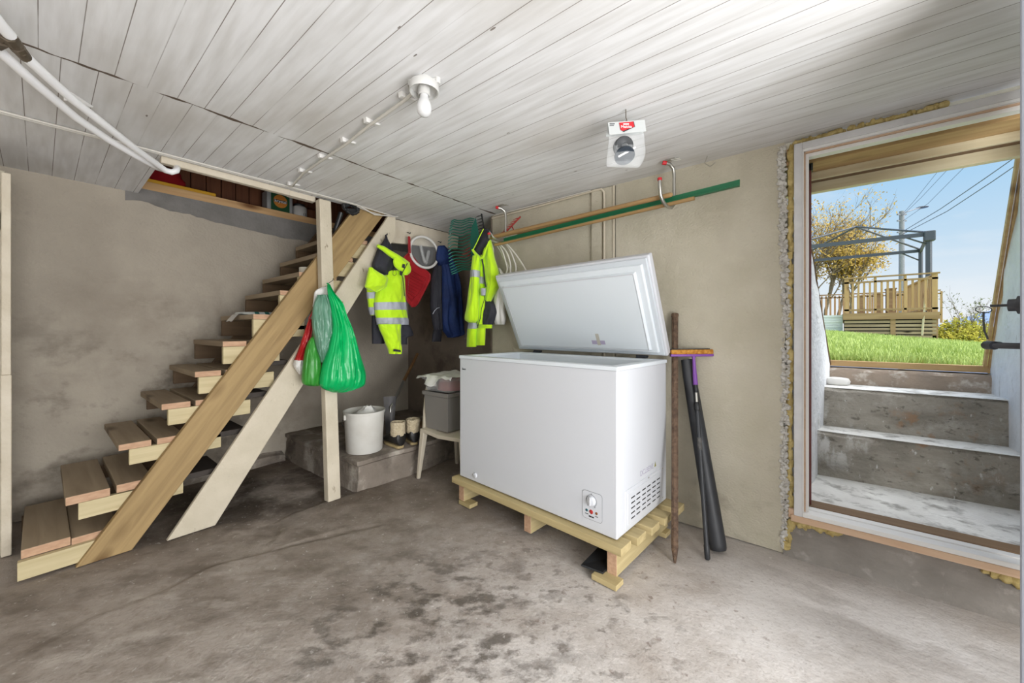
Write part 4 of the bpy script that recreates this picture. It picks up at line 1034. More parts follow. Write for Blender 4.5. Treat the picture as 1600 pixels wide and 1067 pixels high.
cu_ = (SP(0, -.01, .013)-SP(0, -.07, .023)).normalized()
text('lettering', 'Makita', .019, M_whiteink, sb, SP(-.004, -.035, .0235), sr, cu_)
mb = MB(); mb.obox(SP(-.004, -.020, .0195), sr*.013, cu_*.003, sf*.0004); mb.build('white_print', M_whiteink, sb)
mb = MB(); mb.obox(SP(-.068, -.016, .0155), sr*.012, cu_*.0018, sf*.0004); mb.obox(SP(-.070, -.024, .017), sr*.010, cu_*.0016, sf*.0004); mb.build('dark_print', M_ink, sb)
bag = Cloth([(SP(-.080, -.068), SP(.086, -.056)), (SP(-.083, -.11), SP(.089, -.10)), (SP(-.088, -.15), SP(.093, -.145)), (SP(-.092, -.19), SP(.080, -.19)), (SP(-.088, -.212), SP(.06, -.218))], [.004, .018, .024, .018, .004], sf, ((.002, 9, 2, 0),), m=14)
bag.part('clear_bag', M_clear, sb)
mb = MB(); sc_ = SP(-.012, -.118, .008); mb.lathe([(.012, .012), (.016, .014), (.040, .014), (.043, .010), (.043, .0), (.028, -.002), (.028, -.012), (.046, -.014), (.046, -.02), (.001, -.02)], sc_, (sf*.9+su*-.1), 30); mb.build('spool', M_spool, sb, smooth=40)
mb = MB(); mb.lathe([(.001, 0), (.047, 0), (.047, .01), (.001, .01)], SP(-.006, -.155, -.004), (sf*.5+su*-.8), 30); mb.build('spool_lower_disc', M_spoold, sb, smooth=40)
mb = MB(); mb.obox(SP(.0, -.152, .020), (sr*.040+su*.022), (su*.0035-sr*.002), sf*.001); mb.build('instruction_slip', M_whiteink, sb)

# two steel hooks carrying long poles under the ceiling
def jhook(x, lab, tip=2.132):
    h = thing('storage_hook', (x, 2.42, CZ), lab, 'hook', 'steel ceiling hooks carrying the poles')
    mb = MB(); mb.tube([(x-.03, 2.40, 2.272), (x-.012, 2.42, 2.268), (x, 2.452, 2.25), (x+.003, 2.462, 2.21), (x+.003, 2.462, 2.06), (x+.001, 2.455, 2.025), (x-.004, 2.425, 2.0), (x-.012, 2.375, 1.995), (x-.02, 2.325, 2.01), (x-.028, 2.295, 2.045), (x-.03, 2.287, tip-.03), (x-.03, 2.287, tip)], .0105, 12); mb.build('rod', M_steel, h, smooth=60)
    mb = MB(); mb.tube([(x-.03, 2.287, tip-.002), (x-.03, 2.287, tip+.014)], .0125, 12); mb.build('red_end_cap', M_redlabel, h, smooth=40)
    mb = MB(); mb.tube([(x-.046, 2.392, 2.277), (x-.026, 2.404, 2.272)], .0125, 12); mb.build('red_end_cap', M_redlabel, h, smooth=40)
    mb = MB(); mb.box(x-.03, x+.02, 2.40, 2.425, 2.288, CZ); mb.tube([(x+.0, 2.40, 2.284), (x+.05, 2.415, 2.286)], .003, 6); mb.tube([(x+.0, 2.42, 2.284), (x+.05, 2.44, 2.286)], .003, 6); mb.build('fixing_plate', M_steel, h)
    return h
jhook(-.682, 'steel J hook with red tips near the doorway')
jhook(-2.04, 'steel J hook with red tips in the corner above the jackets', 2.025)
mb = MB(); mb.tube([(-.50, 2.50, 2.29), (-.52, 2.52, 2.26), (-.49, 2.53, 2.235), (-.46, 2.52, 2.25)], .0025, 6); tag(mb.build('wire_loop', M_steel, smooth=60), 'small bent wire loop under the ceiling right of the hook', 'wire')
ga = [(-2.02, 2.415, 1.992), (-.318, 2.40, 2.055)]
mb = MB(); g0, g1 = Vector(ga[0]), Vector(ga[1]); gd = (g1-g0).normalized(); gu = Vector((0, 0, 1)); gs = Vector((0, -1, 0))
# green bar is an open L-profile
for o_, hw, hh in ((gu*0+gs*.0, .003, .020), (gu*-.018+gs*.014, .016, .003)):
    mb.obox((g0+g1)/2+o_, (g1-g0)/2, gs*hw, gu*hh)
tag(mb.build('green_bar', M_greenpl, bevel=.002), 'long green angle bar resting in the ceiling hooks', 'bar')
mb = MB(); mb.tube([(-2.1, 2.40, 1.966), (-.545, 2.385, 2.018)], .013, 12); tag(mb.build('thin_pole', M_handle_w, smooth=60), 'thin dark brown pole lying lowest in the ceiling hooks', 'pole')

# green leaf rake, its wooden handle lies in the hooks
rk = thing('leaf_rake', (-2.2, 2.35, 2.05), 'green plastic leaf rake with wooden handle stored in the ceiling hooks', 'rake')
mb = MB(); mb.tube([(-2.22, 2.345, 2.018), (-.672, 2.345, 2.052)], .0145, 12); mb.tube([(-.672, 2.345, 2.052), (-.662, 2.345, 2.0525), (-.655, 2.345, 2.053)], [.0145, .013, .006], 12); mb.build('handle', M_handle_w, rk, smooth=60)
hub = Vector((-2.23, 2.345, 2.018))
mb = MB(); mb.tube([hub+Vector((.06, 0, 0)), hub, hub+Vector((-.03, 0, -.0))], [.019, .02, .024], 12)
mb.build('hub', M_rakegreen, rk, smooth=50)
web = [hub+Vector((0, 0, .014)), hub+Vector((0, 0, -.014)), hub+Vector((-.07, .01, -.20)), hub+Vector((-.115, .01, -.10)), hub+Vector((-.125, .01, .02)), hub+Vector((-.105, .01, .13)), hub+Vector((-.06, .01, .20))]
mb = MB(); mb.prism(web, (0, .006, 0)); mb.build('web', M_rakegreen, rk, bevel=.002)
for k in range(19):
    t = k/18; q = 1.02-2.12*t
    a0 = hub+Vector((-.055-.065*math.cos(q*1.2)+.0, .012, .20*math.sin(q)/math.sin(1.02)*.97 if q > 0 else .23*math.sin(q)/math.sin(1.1)))
    L_ = .225
    dirv = Vector((-1, 0, .10*q))
    pts = [a0+dirv*(L_*u)+Vector((0, -.035*u*u, .010*math.sin(u*7+k*.2))) for u in (0, .2, .4, .6, .8, .95)]+[a0+dirv*L_+Vector((0, -.06, -.018))]
    mb = MB(); mb.tube(pts, .0052, 6); mb.build('tine', M_rakegreen, rk, smooth=60)

def garden_rake(name, base, along, across, n, L_, m, lab, hl=None, tl=.07):
    t = thing(name, base, lab, 'rake')
    base, along, across = Vector(base), Vector(along).normalized(), Vector(across).normalized(); tn = Vector(along).cross(across)
    mb = MB(); mb.bar(base-across*L_/2, base+across*L_/2, .012, .010, along); mb.build('head', m, t, bevel=.002)
    for k in range(n):
        p = base+across*(L_*((k+.5)/n-.5)); d = Vector((-1, -.15, -.05)).normalized()
        mb = MB(); mb.tube([p, p+d*tl*.5, p+d*tl+Vector((0, 0, -.006))], [.0042, .0038, .0015], 6); mb.build('tine', m, t, smooth=60)
    if hl:
        mb = MB(); mb.tube(hl[0], .005, 6); mb.build('neck', m, t, smooth=60)
        mb = MB(); mb.tube(hl[1], .0125, 12); mb.build('handle', M_handle_w, t, smooth=60)
    return t
garden_rake('bow_rake', (-2.215, 2.375, 2.15), (1, 0, 0), (.22, 0, -1), 7, .20, M_black, 'black iron garden rake standing up behind the green leaf rake', ([(-2.20, 2.375, 2.05), (-2.17, 2.39, 2.02), (-2.12, 2.41, 2.04)], [(-2.14, 2.405, 2.033), (-1.3, 2.44, 2.05)]))
garden_rake('copper_rake', [(-2.352,2.38,1.944)][0], (1, 0, 0), (.8, 0, .62), 5, .13, M_rakered, 'small rusty red rake head just left of the neon jacket collar', None, .11)
garden_rake('red_rake', (-1.98, 2.47, 2.12), (1, 0, 0), (.8, .05, .55), 7, .22, M_rakered, 'red metal rake head behind the steel hook in the corner', ([(-1.98, 2.47, 2.12), (-1.95, 2.47, 2.07), (-1.88, 2.45, 2.045)], [(-1.90, 2.45, 2.04), (-1.0, 2.43, 2.06)]), .06)

# pilaster board, conduit and a painted batten on the right wall
mb = MB(); mb.box(-1.30, -1.215, 2.575, 2.6, .0, 2.292); struct(mb.build('trim_12', M_wall_r, bevel=.003))
mb = MB(); mb.box(-1.215, -1.12, 2.588, 2.6, .0, 2.29); mb.box(-1.128, -1.12, 2.582, 2.6, 0, 2.29); struct(mb.build('trim_13', M_wall_r, bevel=.002))
mb = MB(); mb.box(-1.132, -1.122, 2.578, 2.589, 0, 2.289); tag(mb.build('white_batten', M_oldwhite), 'thin cream batten running down the wall right of the conduit', 'batten')
cd = [(-2.3, 2.585, 2.268), (-1.7, 2.585, 2.277), (-1.26, 2.572, 2.283), (-1.215, 2.568, 2.278), (-1.195, 2.567, 2.25), (-1.193, 2.567, 2.2), (-1.193, 2.567, .5), (-1.193, 2.567, .05)]
mb = MB(); mb.tube(cd, .0085, 10); tag(mb.build('conduit', M_oldwhite, smooth=60), 'cream conduit along the ceiling and down the right wall behind the freezer', 'conduit')
mb = MB(); mb.tube([(-2.25, 2.56, 2.283), (-1.75, 2.57, 2.286), (-1.30, 2.56, 2.288)], .005, 8); tag(mb.build('thin_cable', M_cable, smooth=60), 'thin cable following the ceiling corner above the poles', 'cable')

# ================================================================== FREEZER ON ITS PALLET
th = R(-4.5); E1 = Vector((math.cos(th), math.sin(th), 0)); E2 = Vector((-E1.y, E1.x, 0)); FO = Vector((-.761, 1.781, 0))
def FP(a, b, z): return FO + E1*a + E2*b + Vector((0, 0, z))
def fbox(mb, a0, a1, b0, b1, z0, z1):
    return mb.hexa([FP(a0, b0, z0), FP(a1, b0, z0), FP(a1, b1, z0), FP(a0, b1, z0)], [FP(a0, b0, z1), FP(a1, b0, z1), FP(a1, b1, z1), FP(a0, b1, z1)])
pal = thing('pallet', FP(-.6, .3, 0), 'pale green-treated timber pallet under the white freezer', 'pallet')
for k, (b0, b1, a0, a1) in enumerate(((-.042, .062, -1.262, .046), (.10, .20, -1.25, .075), (.245, .345, -1.25, .145), (.39, .49, -1.25, .10), (.55, .66, -1.25, .13))):
    mb = MB(); fbox(mb, a0, a1 if k < 1 else .05+.012*k, b0, b1, .160, .2005); mb.build('deck_board', M_pal, pal, bevel=.003)
for a0 in (-1.245, -.62, -.055):
    mb = MB(); fbox(mb, a0, a0+.055, .0 if a0 > -.1 else .01, .66, .027, .160); mb.I[2] = 1; mb.build('bearer', [M_pal_y, M_endgrain], pal, bevel=.003)
for a0, w, b0 in ((-1.235, .12, .0), (-.105, .135, -.065), (-1.235, .12, .56), (-.105, .13, .56)):
    mb = MB(); fbox(mb, a0, a0+w, b0, b0+.075, .001, .0275); mb.build('foot_board', M_pal, pal, bevel=.002)
mb = MB(); mb.hexa([FP(-.17, -.06, .035), FP(-.06, -.03, .027), FP(-.06, .16, .027), FP(-.17, .16, .06)], [FP(-.17, -.06, .045), FP(-.06, -.03, .037), FP(-.06, .16, .037), FP(-.17, .16, .07)])
tag(mb.build('dark_slate', M_black, bevel=.003), 'dark plate wedged under the front corner of the pallet', 'plate')

W, D, Z0, Z1 = 1.222, .63, .208, 1.067
fz = thing('chest_freezer', FP(-W/2, D/2, .2), 'large white chest freezer with open lid standing on a pallet', 'freezer')
mb = MB()
o4 = [(-W, 0), (0, 0), (0, D), (-W, D)]; wl_ = .058
i4 = [(-W+wl_, wl_), (-wl_, wl_), (-wl_, D-wl_), (-W+wl_, D-wl_)]
ob = [mb.v(FP(a, b, Z0)) for a, b in o4]; ot = [mb.v(FP(a, b, Z1-.02)) for a, b in o4]
mb.f(*ob[::-1])
for k in range(4): mb.f(ob[k], ob[(k+1) % 4], ot[(k+1) % 4], ot[k])
it = [mb.v(FP(a, b, Z1-.02)) for a, b in i4]
for k in range(4): mb.f(ot[k], ot[(k+1) % 4], it[(k+1) % 4], it[k])
mb.build('cabinet', M_freezer, fz, bevel=.005)
mb = MB()
def rect(e, z, inner=False):
    return [mb.v(FP(a, b, z)) for a, b in ((-W+e, e), (-e, e), (-e, D-e), (-W+e, D-e))]
r0 = rect(-.004, Z1-.021); r1 = rect(-.004, Z1-.002); r2 = rect(.004, Z1); r3 = rect(.05, Z1); r4 = rect(.06, Z1-.012); r5 = rect(.065, Z1-.60)
for a, b in ((r0, r1), (r1, r2), (r2, r3), (r3, r4), (r4, r5)):
    for k in range(4): mb.f(a[k], a[(k+1) % 4], b[(k+1) % 4], b[k])
mb.f(*r5)
mb.build('liner_and_rim', M_freezer_in, fz, bevel=.002)
PH = R(64); HB = D+.012; HZ = Z1+.018
ld_ = -E2*math.cos(PH)+Vector((0, 0, math.sin(PH))); lu_ = E2*math.sin(PH)+Vector((0, 0, math.cos(PH)))
def LP(a, s, h): return FP(a, HB, HZ) + ld_*s + lu_*h
def lbox(mb, a0, a1, s0, s1, h0, h1, e=0):
    return mb.hexa([LP(a0+e, s0+e, h0), LP(a1-e, s0+e, h0), LP(a1-e, s1-e, h0), LP(a0+e, s1-e, h0)], [LP(a0, s0, h1), LP(a1, s0, h1), LP(a1, s1, h1), LP(a0, s1, h1)])
mb = MB(); lbox(mb, -W-.008, .008, .0, .652, 0, .052); lid = mb.build('lid', M_freezer, fz, bevel=.009, seg=3)
mb = MB(); lbox(mb, -W+.006, -.006, .012, .638, -.012, .001); mb.build('gasket', M_gasket, lid, bevel=.004)
mb = MB(); lbox(mb, -W+.03, -.03, .03, .61, -.026, .001, .006); lbox(mb, -W+.072, -.072, .052, .572, -.046, -.025, .012); mb.build('inner_panel', M_freezer_in, lid, bevel=.005)
mb = MB()
for a0, a1, s0, s1 in ((-W+.076, -.076, .056, .066), (-W+.076, -.076, .556, .566), (-W+.076, -W+.088, .056, .566), (-.088, -.076, .056, .566)): lbox(mb, a0+.008, a1-.008, s0+.002, s1-.002, -.0495, -.045)
mb.build('panel_bead', M_freezer, lid, bevel=.002)
mb = MB(); lbox(mb, -.475, -.375, .095, .125, -.0466, -.0459); mb.build('purple_tape_mark', mat('purple_tape', '#a79db6', .5), lid)
mb = MB(); lbox(mb, -.435, -.41, .09, .175, -.0469, -.0459); mb.build('paper_tape_mark', mat('paper_tape', '#b5b0a4', .6), lid)
for a in (-W+.20, -.155):
    mb = MB(); mb.hexa([FP(a-.035, D-.022, Z1), FP(a+.035, D-.022, Z1), FP(a+.035, D+.012, Z1), FP(a-.035, D+.012, Z1)], [FP(a-.03, D-.014, Z1+.012), FP(a+.03, D-.014, Z1+.012), FP(a+.03, D+.01, Z1+.016), FP(a-.03, D+.01, Z1+.016)])
    mb.tube([FP(a-.04, D+.004, Z1+.012), FP(a+.04, D+.004, Z1+.012)], .007, 10); mb.build('hinge', M_blackmetal, fz, bevel=.001)
# front: maker's mark, drain plug, thermostat plate
text('lettering', 'Senz', .022, M_ink, fz, FP(-W+.045, -.0012, .972), E1, (0, 0, 1), shear=.2)
mb = MB(); mb.lathe([(.001, .012), (.012, .012), (.017, .009), (.018, 0)], FP(-1.055, .002, .252), -E2, 24); mb.build('drain_plug', M_freezer, fz, smooth=50)
def rrect(a0, a1, z0, z1, r, n=5):
    out = []
    for cx, cz_, t0 in ((a1-r, z1-r, 0), (a0+r, z1-r, 90), (a0+r, z0+r, 180), (a1-r, z0+r, 270)):
        for k in range(n+1): t = R(t0+90*k/n); out.append((cx+r*math.cos(t), cz_+r*math.sin(t)))
    return out
pz0, pz1, pa0, pa1 = .262, .405, -.196, -.082
mb = MB(); mb.prism([FP(a, -.0002, z) for a, z in rrect(pa0-.0022, pa1+.0022, pz0-.0022, pz1+.0022, .0165)], -E2*.001); mb.build('thermostat_border', M_grey_line, fz)
mb = MB(); mb.prism([FP(a, -.0005, z) for a, z in rrect(pa0, pa1, pz0, pz1, .0145)], -E2*.0015); tp = mb.build('thermostat_plate', M_freezer, fz)
kc = FP(-.142, -.002, .361)
mb = MB(); mb.lathe([(.0245, .0), (.0245, .003), (.0225, .012), (.020, .014), (.001, .014)], kc, -E2, 32); mb.obox(kc-E2*.016, E1*.0035, Vector((0, 0, .02)), E2*.004); mb.build('thermostat_knob', M_freezer, fz, smooth=40)
mb = MB(); arc = [kc - E2*.001 + E1*(.0305*math.cos(R(t)))+Vector((0, 0, .0305*math.sin(R(t)))) for t in range(-55, 236, 10)]; mb.tube(arc, .0011, 6)
for t in (-55, 90, 235): mb.obox(kc-E2*.001+E1*(.035*math.cos(R(t)))+Vector((0, 0, .035*math.sin(R(t)))), E1*.0022, (0, 0, .0022), E2*.0008)
mb.build('dial_scale', M_grey_line, fz)
for a, z, r, c, nm in ((-.171, .304, .0058, '#1d4b52', 'green_indicator'), (-.144, .303, .0088, '#a3231f', 'red_indicator'), (-.113, .304, .0058, '#7b4a22', 'amber_indicator')):
    mb = MB(); mb.lathe([(r*1.25, 0), (r*1.25, .0015), (r, .002), (r*.8, .003), (.0005, .0035)], FP(a, -.0018, z), -E2, 20); mb.build(nm, mat(nm, c, .35), fz, smooth=40)
mb = MB()
for a, z, w, h in ((-.171, .286, .010, .0015), (-.113, .287, .009, .0015), (-.150, .2775, .008, .004), (-.134, .2775, .006, .003)): mb.obox(FP(a, -.0023, z), E1*w, Vector((0, 0, h)), E2*.0005)
mb.build('small_print', M_ink, fz)
# side: compressor grille and peeling lettering
gb0, gb1, gz0, gz1 = .085, .575, .225, .425
mb = MB(); mb.hexa([FP(0, gb0, gz0), FP(.004, gb0+.003, gz0+.003), FP(.004, gb0+.003, gz1-.003), FP(0, gb0, gz1)], [FP(0, gb1, gz0), FP(.004, gb1-.003, gz0+.003), FP(.004, gb1-.003, gz1-.003), FP(0, gb1, gz1)])
mb.hexa([FP(.004, gb0+.02, gz0+.018), FP(.0065, gb0+.023, gz0+.021), FP(.0065, gb0+.023, gz1-.021), FP(.004, gb0+.02, gz1-.018)], [FP(.004, gb1-.03, gz0+.018), FP(.0065, gb1-.033, gz0+.021), FP(.0065, gb1-.033, gz1-.021), FP(.004, gb1-.03, gz1-.018)])
gr = mb.build('grille_panel', M_freezer, fz, bevel=.001)
for r_ in range(5):
    for c_ in range(6):
        b0 = .142+.067*c_ + (.0 if c_ % 2 == 0 else -.004) ; z = .372-.0265*r_
        mb = MB(); fbox(mb, .0055, .0070, b0, b0+.044, z-.0035, z+.0035); mb.build('vent_slot', M_ink, gr)
for b, z in ((.36, .418), (gb1-.012, .415), (gb1-.012, .24)):
    mb = MB(); mb.lathe([(.005, 0), (.004, .002), (.0005, .0025)], FP(.0065 if b < .5 else .004, b, z), E1, 12); mb.build('grille_screw', M_steel, gr)
text('lettering', 'DCLBEIVE', .040, mat('faded_print', '#a9a5b3', .6), fz, FP(.0008, .35, .462), E2, (0, 0, 1))
mb = MB(); mb.prism([FP(.0006, .452, .452), FP(.0006, .476, .452), FP(.0006, .464, .482)], E1*.0008); mb.build('warning_mark', mat('warning_olive', '#8f8a4a', .6), fz)

# ------------------------------------------------------------------ things leaning beside the freezer
mb = MB(); p0, p1 = Vector((-.583, 2.125, .0)), Vector((-.706, 2.575, 1.352))
dv = p1-p0
mb.tube([p0, p0+dv*.02, p0+dv*.05, p0+dv*.985, p0+dv*.99, p1], [.006, .012, .018, .020, .024, .022], 8)
tag(mb.build('crowbar', M_rust, smooth=35), 'long rusty iron bar leaning on the wall right of the freezer', 'iron bar')
bt = thing('blower_tube', (-.42, 2.36, 0), 'long tapered black plastic tube leaning on the wall behind the squeegee', 'tube')
mb = MB(); q0, q1 = Vector((-.422, 2.385, .012)), Vector((-.628, 2.552, 1.06)); ax = (q1-q0).normalized(); rr = []
sd = Vector((.80, .6, 0)); sd = (sd-ax*sd.dot(ax)).normalized(); fd = ax.cross(sd)
for t, w, d_ in ((0, .042, .038), (.01, .046, .042), (.03, .048, .044), (.2, .047, .045), (.45, .043, .044), (.7, .041, .040), (.9, .040, .030), (1.0, .036, .026)):
    rr.append([q0+(q1-q0)*t+sd*(w*math.cos(a))+fd*(d_*math.sin(a)) for a in [2*math.pi*k/24 for k in range(24)]])
mb.rings(rr); mb.build('tube_body', M_blow, bt, smooth=50)
sq = thing('window_squeegee', (-.453, 2.262, 0), 'window squeegee with purple head and black telescopic pole', 'squeegee')
s0, s1 = Vector((-.452, 2.265, 0)), Vector((-.585, 2.535, 1.10)); sv = s1-s0
def SQ(t): return s0+sv*t
mb = MB(); mb.tube([SQ(.0), SQ(.005), SQ(.06), SQ(.065)], [.010, .014, .015, .013], 14); mb.tube([SQ(.065), SQ(.70)], .0125, 14); mb.build('lower_pole', M_blow, sq, smooth=50)
mb = MB(); mb.tube([SQ(.50), SQ(.56)], .0128, 14); mb.build('worn_sticker', mat('worn_sticker', '#5c5a57', .7, '#3a3a3a', 60), sq, smooth=50)
mb = MB(); mb.tube([SQ(.695), SQ(.70), SQ(.735), SQ(.74)], [.013, .0175, .018, .014], 14); mb.build('clamp', M_black, sq, smooth=40)
mb = MB(); mb.tube([SQ(.74), SQ(.80)], .0085, 12); mb.build('inner_tube', M_steel, sq, smooth=50)
mb = MB(); mb.tube([SQ(.79), SQ(.835)], .0115, 12); mb.build('socket', M_black, sq, smooth=50)
mb = MB(); mb.tube([SQ(.83), SQ(.90), SQ(.975), SQ(.985)], [.0145, .0115, .0085, .014], 14)
hc_ = SQ(.985); hx = Vector((.80, .60, .012)).normalized(); hu = Vector((-.05, .14, 1)); hu = (hu-hx*hu.dot(hx)).normalized(); hn = hx.cross(hu)
hc_ = hc_-hx*.012
mb.obox(hc_+hu*.008, hx*.130, hu*.008, hn*.013); mb.build('purple_head', M_purple, sq, bevel=.003, smooth=40)
mb = MB(); mb.obox(hc_+hu*.028+hn*.004, hx*.128, hu*.014, hn*.016); mb.build('sponge', M_sponge, sq, bevel=.006)
mb = MB(); mb.obox(hc_+hu*.045-hn*.006, hx*.130, hu*.0045, hn*.004); mb.obox(hc_+hu*.03-hn*.014, hx*.130, hu*.014, hn*.002); mb.build('rubber_blade', M_black, sq)

# ================================================================== CORNER: bucket, boots, shovel, chair
LZ = .243
bk = thing('bucket', (-2.945, 1.70, LZ), 'large white plastic bucket with rubbish on the concrete ledge', 'bucket')
BC = Vector((-2.945, 1.70, LZ))
mb = MB(); mb.lathe([(.001, .0), (.138, 0), (.143, .006), (.158, .30), (.160, .315), (.166, .317), (.167, .335), (.160, .336), (.155, .33), (.140, .02), (.001, .02)], BC, (0, 0, 1), 44); mb.build('tub', M_bucket, bk, smooth=40)
lg = Vector((-.11, -.98, 0)); lt = Vector((.98, -.11, 0)); c = BC+lg*.166+Vector((0, 0, .295)); c2 = BC-lg*.166+Vector((0, 0, .295))
for q in (c, c2):
    mb = MB(); mb.obox(q, lt*.011, lg*.008, (0, 0, .02)); mb.build('handle_lug', M_bucket, bk, bevel=.004)
mb = MB(); hp_ = []
for k in range(17):
    t = math.pi*k/16; mid_ = (c+c2)/2; e = (c-c2)/2; dn = Vector((-.62*.6, -.05, -.80)).normalized()
    dn = Vector((-.86, -.1, -.75)).normalized()
    hp_.append(mid_+e*math.cos(t)+dn*(.19*math.sin(t)))
mb.tube(hp_, .0028, 6); mb.build('wire_handle', M_blackmetal, bk, smooth=60)
rnd = random.Random(3)
mb = MB(); rr = []
for j in range(9):
    f = j/8; rr.append([BC+Vector(((.14*(1-f*.85))*math.cos(a)*(1+.25*nz((a*1.5, f*3, 0)))+.03*f, (.14*(1-f*.85))*math.sin(a)*(1+.25*nz((a*1.5, f*3, 5)))+.02*f, .27+.10*f+.02*nz((a*2, f*4, 9)))) for a in [2*math.pi*k/22 for k in range(22)]])
mb.rings(rr); tag(mb.build('crumpled_bag', M_wbag, smooth=50), 'crumpled clear plastic sticking out of the white bucket', 'plastic bag')

def boot(cx, cy, ang, lab):
    t = thing('winter_boot', (cx, cy, LZ), lab, 'boot', 'fleece-lined boots on the ledge')
    c, s = math.cos(ang), math.sin(ang)
    def B(x, y, z): return Vector((cx+x*c-y*s, cy+x*s+y*c, LZ+z))
    mb = MB(); rr = []
    foot = [(-.075, .025), (-.06, .038), (0, .040), (.06, .045), (.12, .046), (.165, .036), (.185, .015)]
    outline = [(x*.97, w*.9) for x, w in foot] + [(x*.97, -w*.9) for x, w in foot[::-1]]
    mb.prism([B(x, y, .002) for x, y in outline], (0, 0, .022)); mb.build('sole', M_solecol, t, bevel=.005)
    mb = MB()
    prof = [(-.078, .10, .030), (-.07, .135, .040), (-.02, .14, .043), (.04, .13, .043), (.07, .095, .042), (.12, .075, .043), (.16, .058, .036), (.183, .035, .014)]
    for x, h, w in prof:
        rr.append([B(x, w*1.18*math.cos(a)*(1 if math.sin(a) < .3 else .9), .024+max(0, h*(.5+.5*math.sin(a)))) for a in [2*math.pi*k/16 for k in range(16)]])
    mb.rings(rr); mb.build('rubber_foot', M_bootblk, t, smooth=60)
    mb = MB(); mb.lathe([(.045, .105), (.060, .108), (.064, .13), (.061, .17), (.064, .205), (.060, .222), (.050, .218), (.044, .20), (.042, .12)], B(-.02, 0, 0), (0, 0, 1), 24)
    for q in range(len(mb.V)):
        v = mb.V[q]; mb.V[q] = v + Vector((nz((v.x*40, v.y*40, v.z*40)), nz((v.x*40, v.y*40, v.z*40+9)), nz((v.x*30, v.y*30, 4))))*.006
    mb.build('fleece_cuff', M_fleece, t, smooth=60)
boot(-2.80, 1.915, R(176), 'black boot with fleece cuff on the ledge, nearer the bucket')
boot(-2.785, 2.065, R(160), 'black boot with fleece cuff on the ledge, nearer the chair')

sh = thing('shovel', (-3.08, 2.12, LZ), 'shovel with wooden handle leaning in the corner behind the bucket', 'shovel')
h0, h1 = Vector((-3.01, 2.01, .60)), Vector((-3.60, 2.90, 1.16))
h0, h1 = [(-3.154,2.087,0.506),(-3.569,2.715,0.97)]
h0, h1 = Vector(h0), Vector(h1); nk = h0+(h1-h0)*.42
mb = MB(); mb.tube([nk, h1], .0165, 12); mb.build('handle', M_handle_z, sh, smooth=60)
mb = MB(); mb.tube([h0+Vector((.0, 0, -.045)), h0, h0+(h1-h0)*.1+Vector((0, 0, -.005)), h0+(h1-h0)*.25, nk+(h1-h0)*.02], [.012, .014, .015, .017, .0185], 12); mb.build('socket', M_steel, sh, smooth=60)
bl_ = [(-3.224,2.056,0.606),(-3.163,2.157,0.605),(-3.121,2.114,0.396),(-3.048,2.044,0.212),(-3.041,1.972,0.218),(-3.167,2.013,0.408)]
mb = MB(); mb.prism([Vector(q) for q in bl_], Vector((.02, -.03, .004))*.3)
fw = Vector((.55, -.8, .1)).normalized()
a, b_, e, f_ = [Vector(bl_[k]) for k in (0, 1, 3, 4)]
mb = MB(); rr = []
for j in range(9):
    t = j/8; l = a.lerp(f_, t); r_ = b_.lerp(e, t); ring = []
    for k in range(9):
        u = k/8; ring.append(l.lerp(r_, u) - fw*(.02*math.sin(math.pi*u)))
    for k in range(9):
        u = 1-k/8; ring.append(l.lerp(r_, u) - fw*(.02*math.sin(math.pi*u)+.004))
    rr.append(ring)
mb.rings(rr); mb.build('blade', M_shovel, sh, smooth=50)

ch = thing('plastic_chair', (-2.36, 2.2, 0), 'white plastic chair between ledge and freezer with boxes on the seat', 'chair')
CX0, CX1, CY0, CY1, CZS = -2.575, -2.08, 2.005, 2.40, .425
def leg(p, q, lab=None):
    mb = MB(); p, q = Vector(p), Vector(q); rr = []
    for t in (0, .25, .5, .75, 1.0):
        c = p.lerp(q, t); w = .013+.012*t; rr.append([c+Vector((dx*w, dy*w, 0)) for dx, dy in ((-1, -1), (1, -1), (1, 1), (-1, 1))])
    mb.rings(rr); mb.build('leg', M_chair, ch, bevel=.005)
leg((-2.595, 1.985, 0), (-2.56, 2.02, .42)); leg((-2.052, 1.985, 0), (-2.095, 2.02, .42)); leg((-2.60, 2.43, 0), (-2.56, 2.385, .42)); leg((-2.052, 2.43, 0), (-2.095, 2.385, .42))
mb = MB(); rr = []
for x, dz in ((CX0, -.01), (CX0+.02, .004), (CX0+.1, 0), (-2.36, -.012), (CX1-.1, 0), (CX1-.02, .004), (CX1, -.01)):
    rr.append([(x, CY0-.01, CZS+dz-.04), (x, CY0-.012, CZS+dz-.01), (x, CY0+.02, CZS+dz), (x, CY1, CZS+dz), (x, CY1, CZS+dz-.018), (x, CY0+.02, CZS+dz-.018)])
mb.rings(rr); mb.build('seat', M_chair, ch, smooth=40, bevel=.003)
mb = MB(); rr = []
for x0, z in (((-2.572), .40), ((-2.585), .55), ((-2.588), .66), ((-2.586), .72), ((-2.58), .76)):
    rr.append([(x0-.012, 2.015+(z-.4)*.12, z), (x0+.012, 2.015+(z-.4)*.12, z), (x0+.012, 2.055+(z-.4)*.12, z), (x0-.012, 2.055+(z-.4)*.12, z)])
mb.rings(rr); mb.build('arm_post', M_chair, ch, bevel=.004)
mb = MB(); mb.box(-2.5, -2.22, 2.41, 2.435, .44, .84); mb.build('backrest', M_chair, ch, bevel=.01)

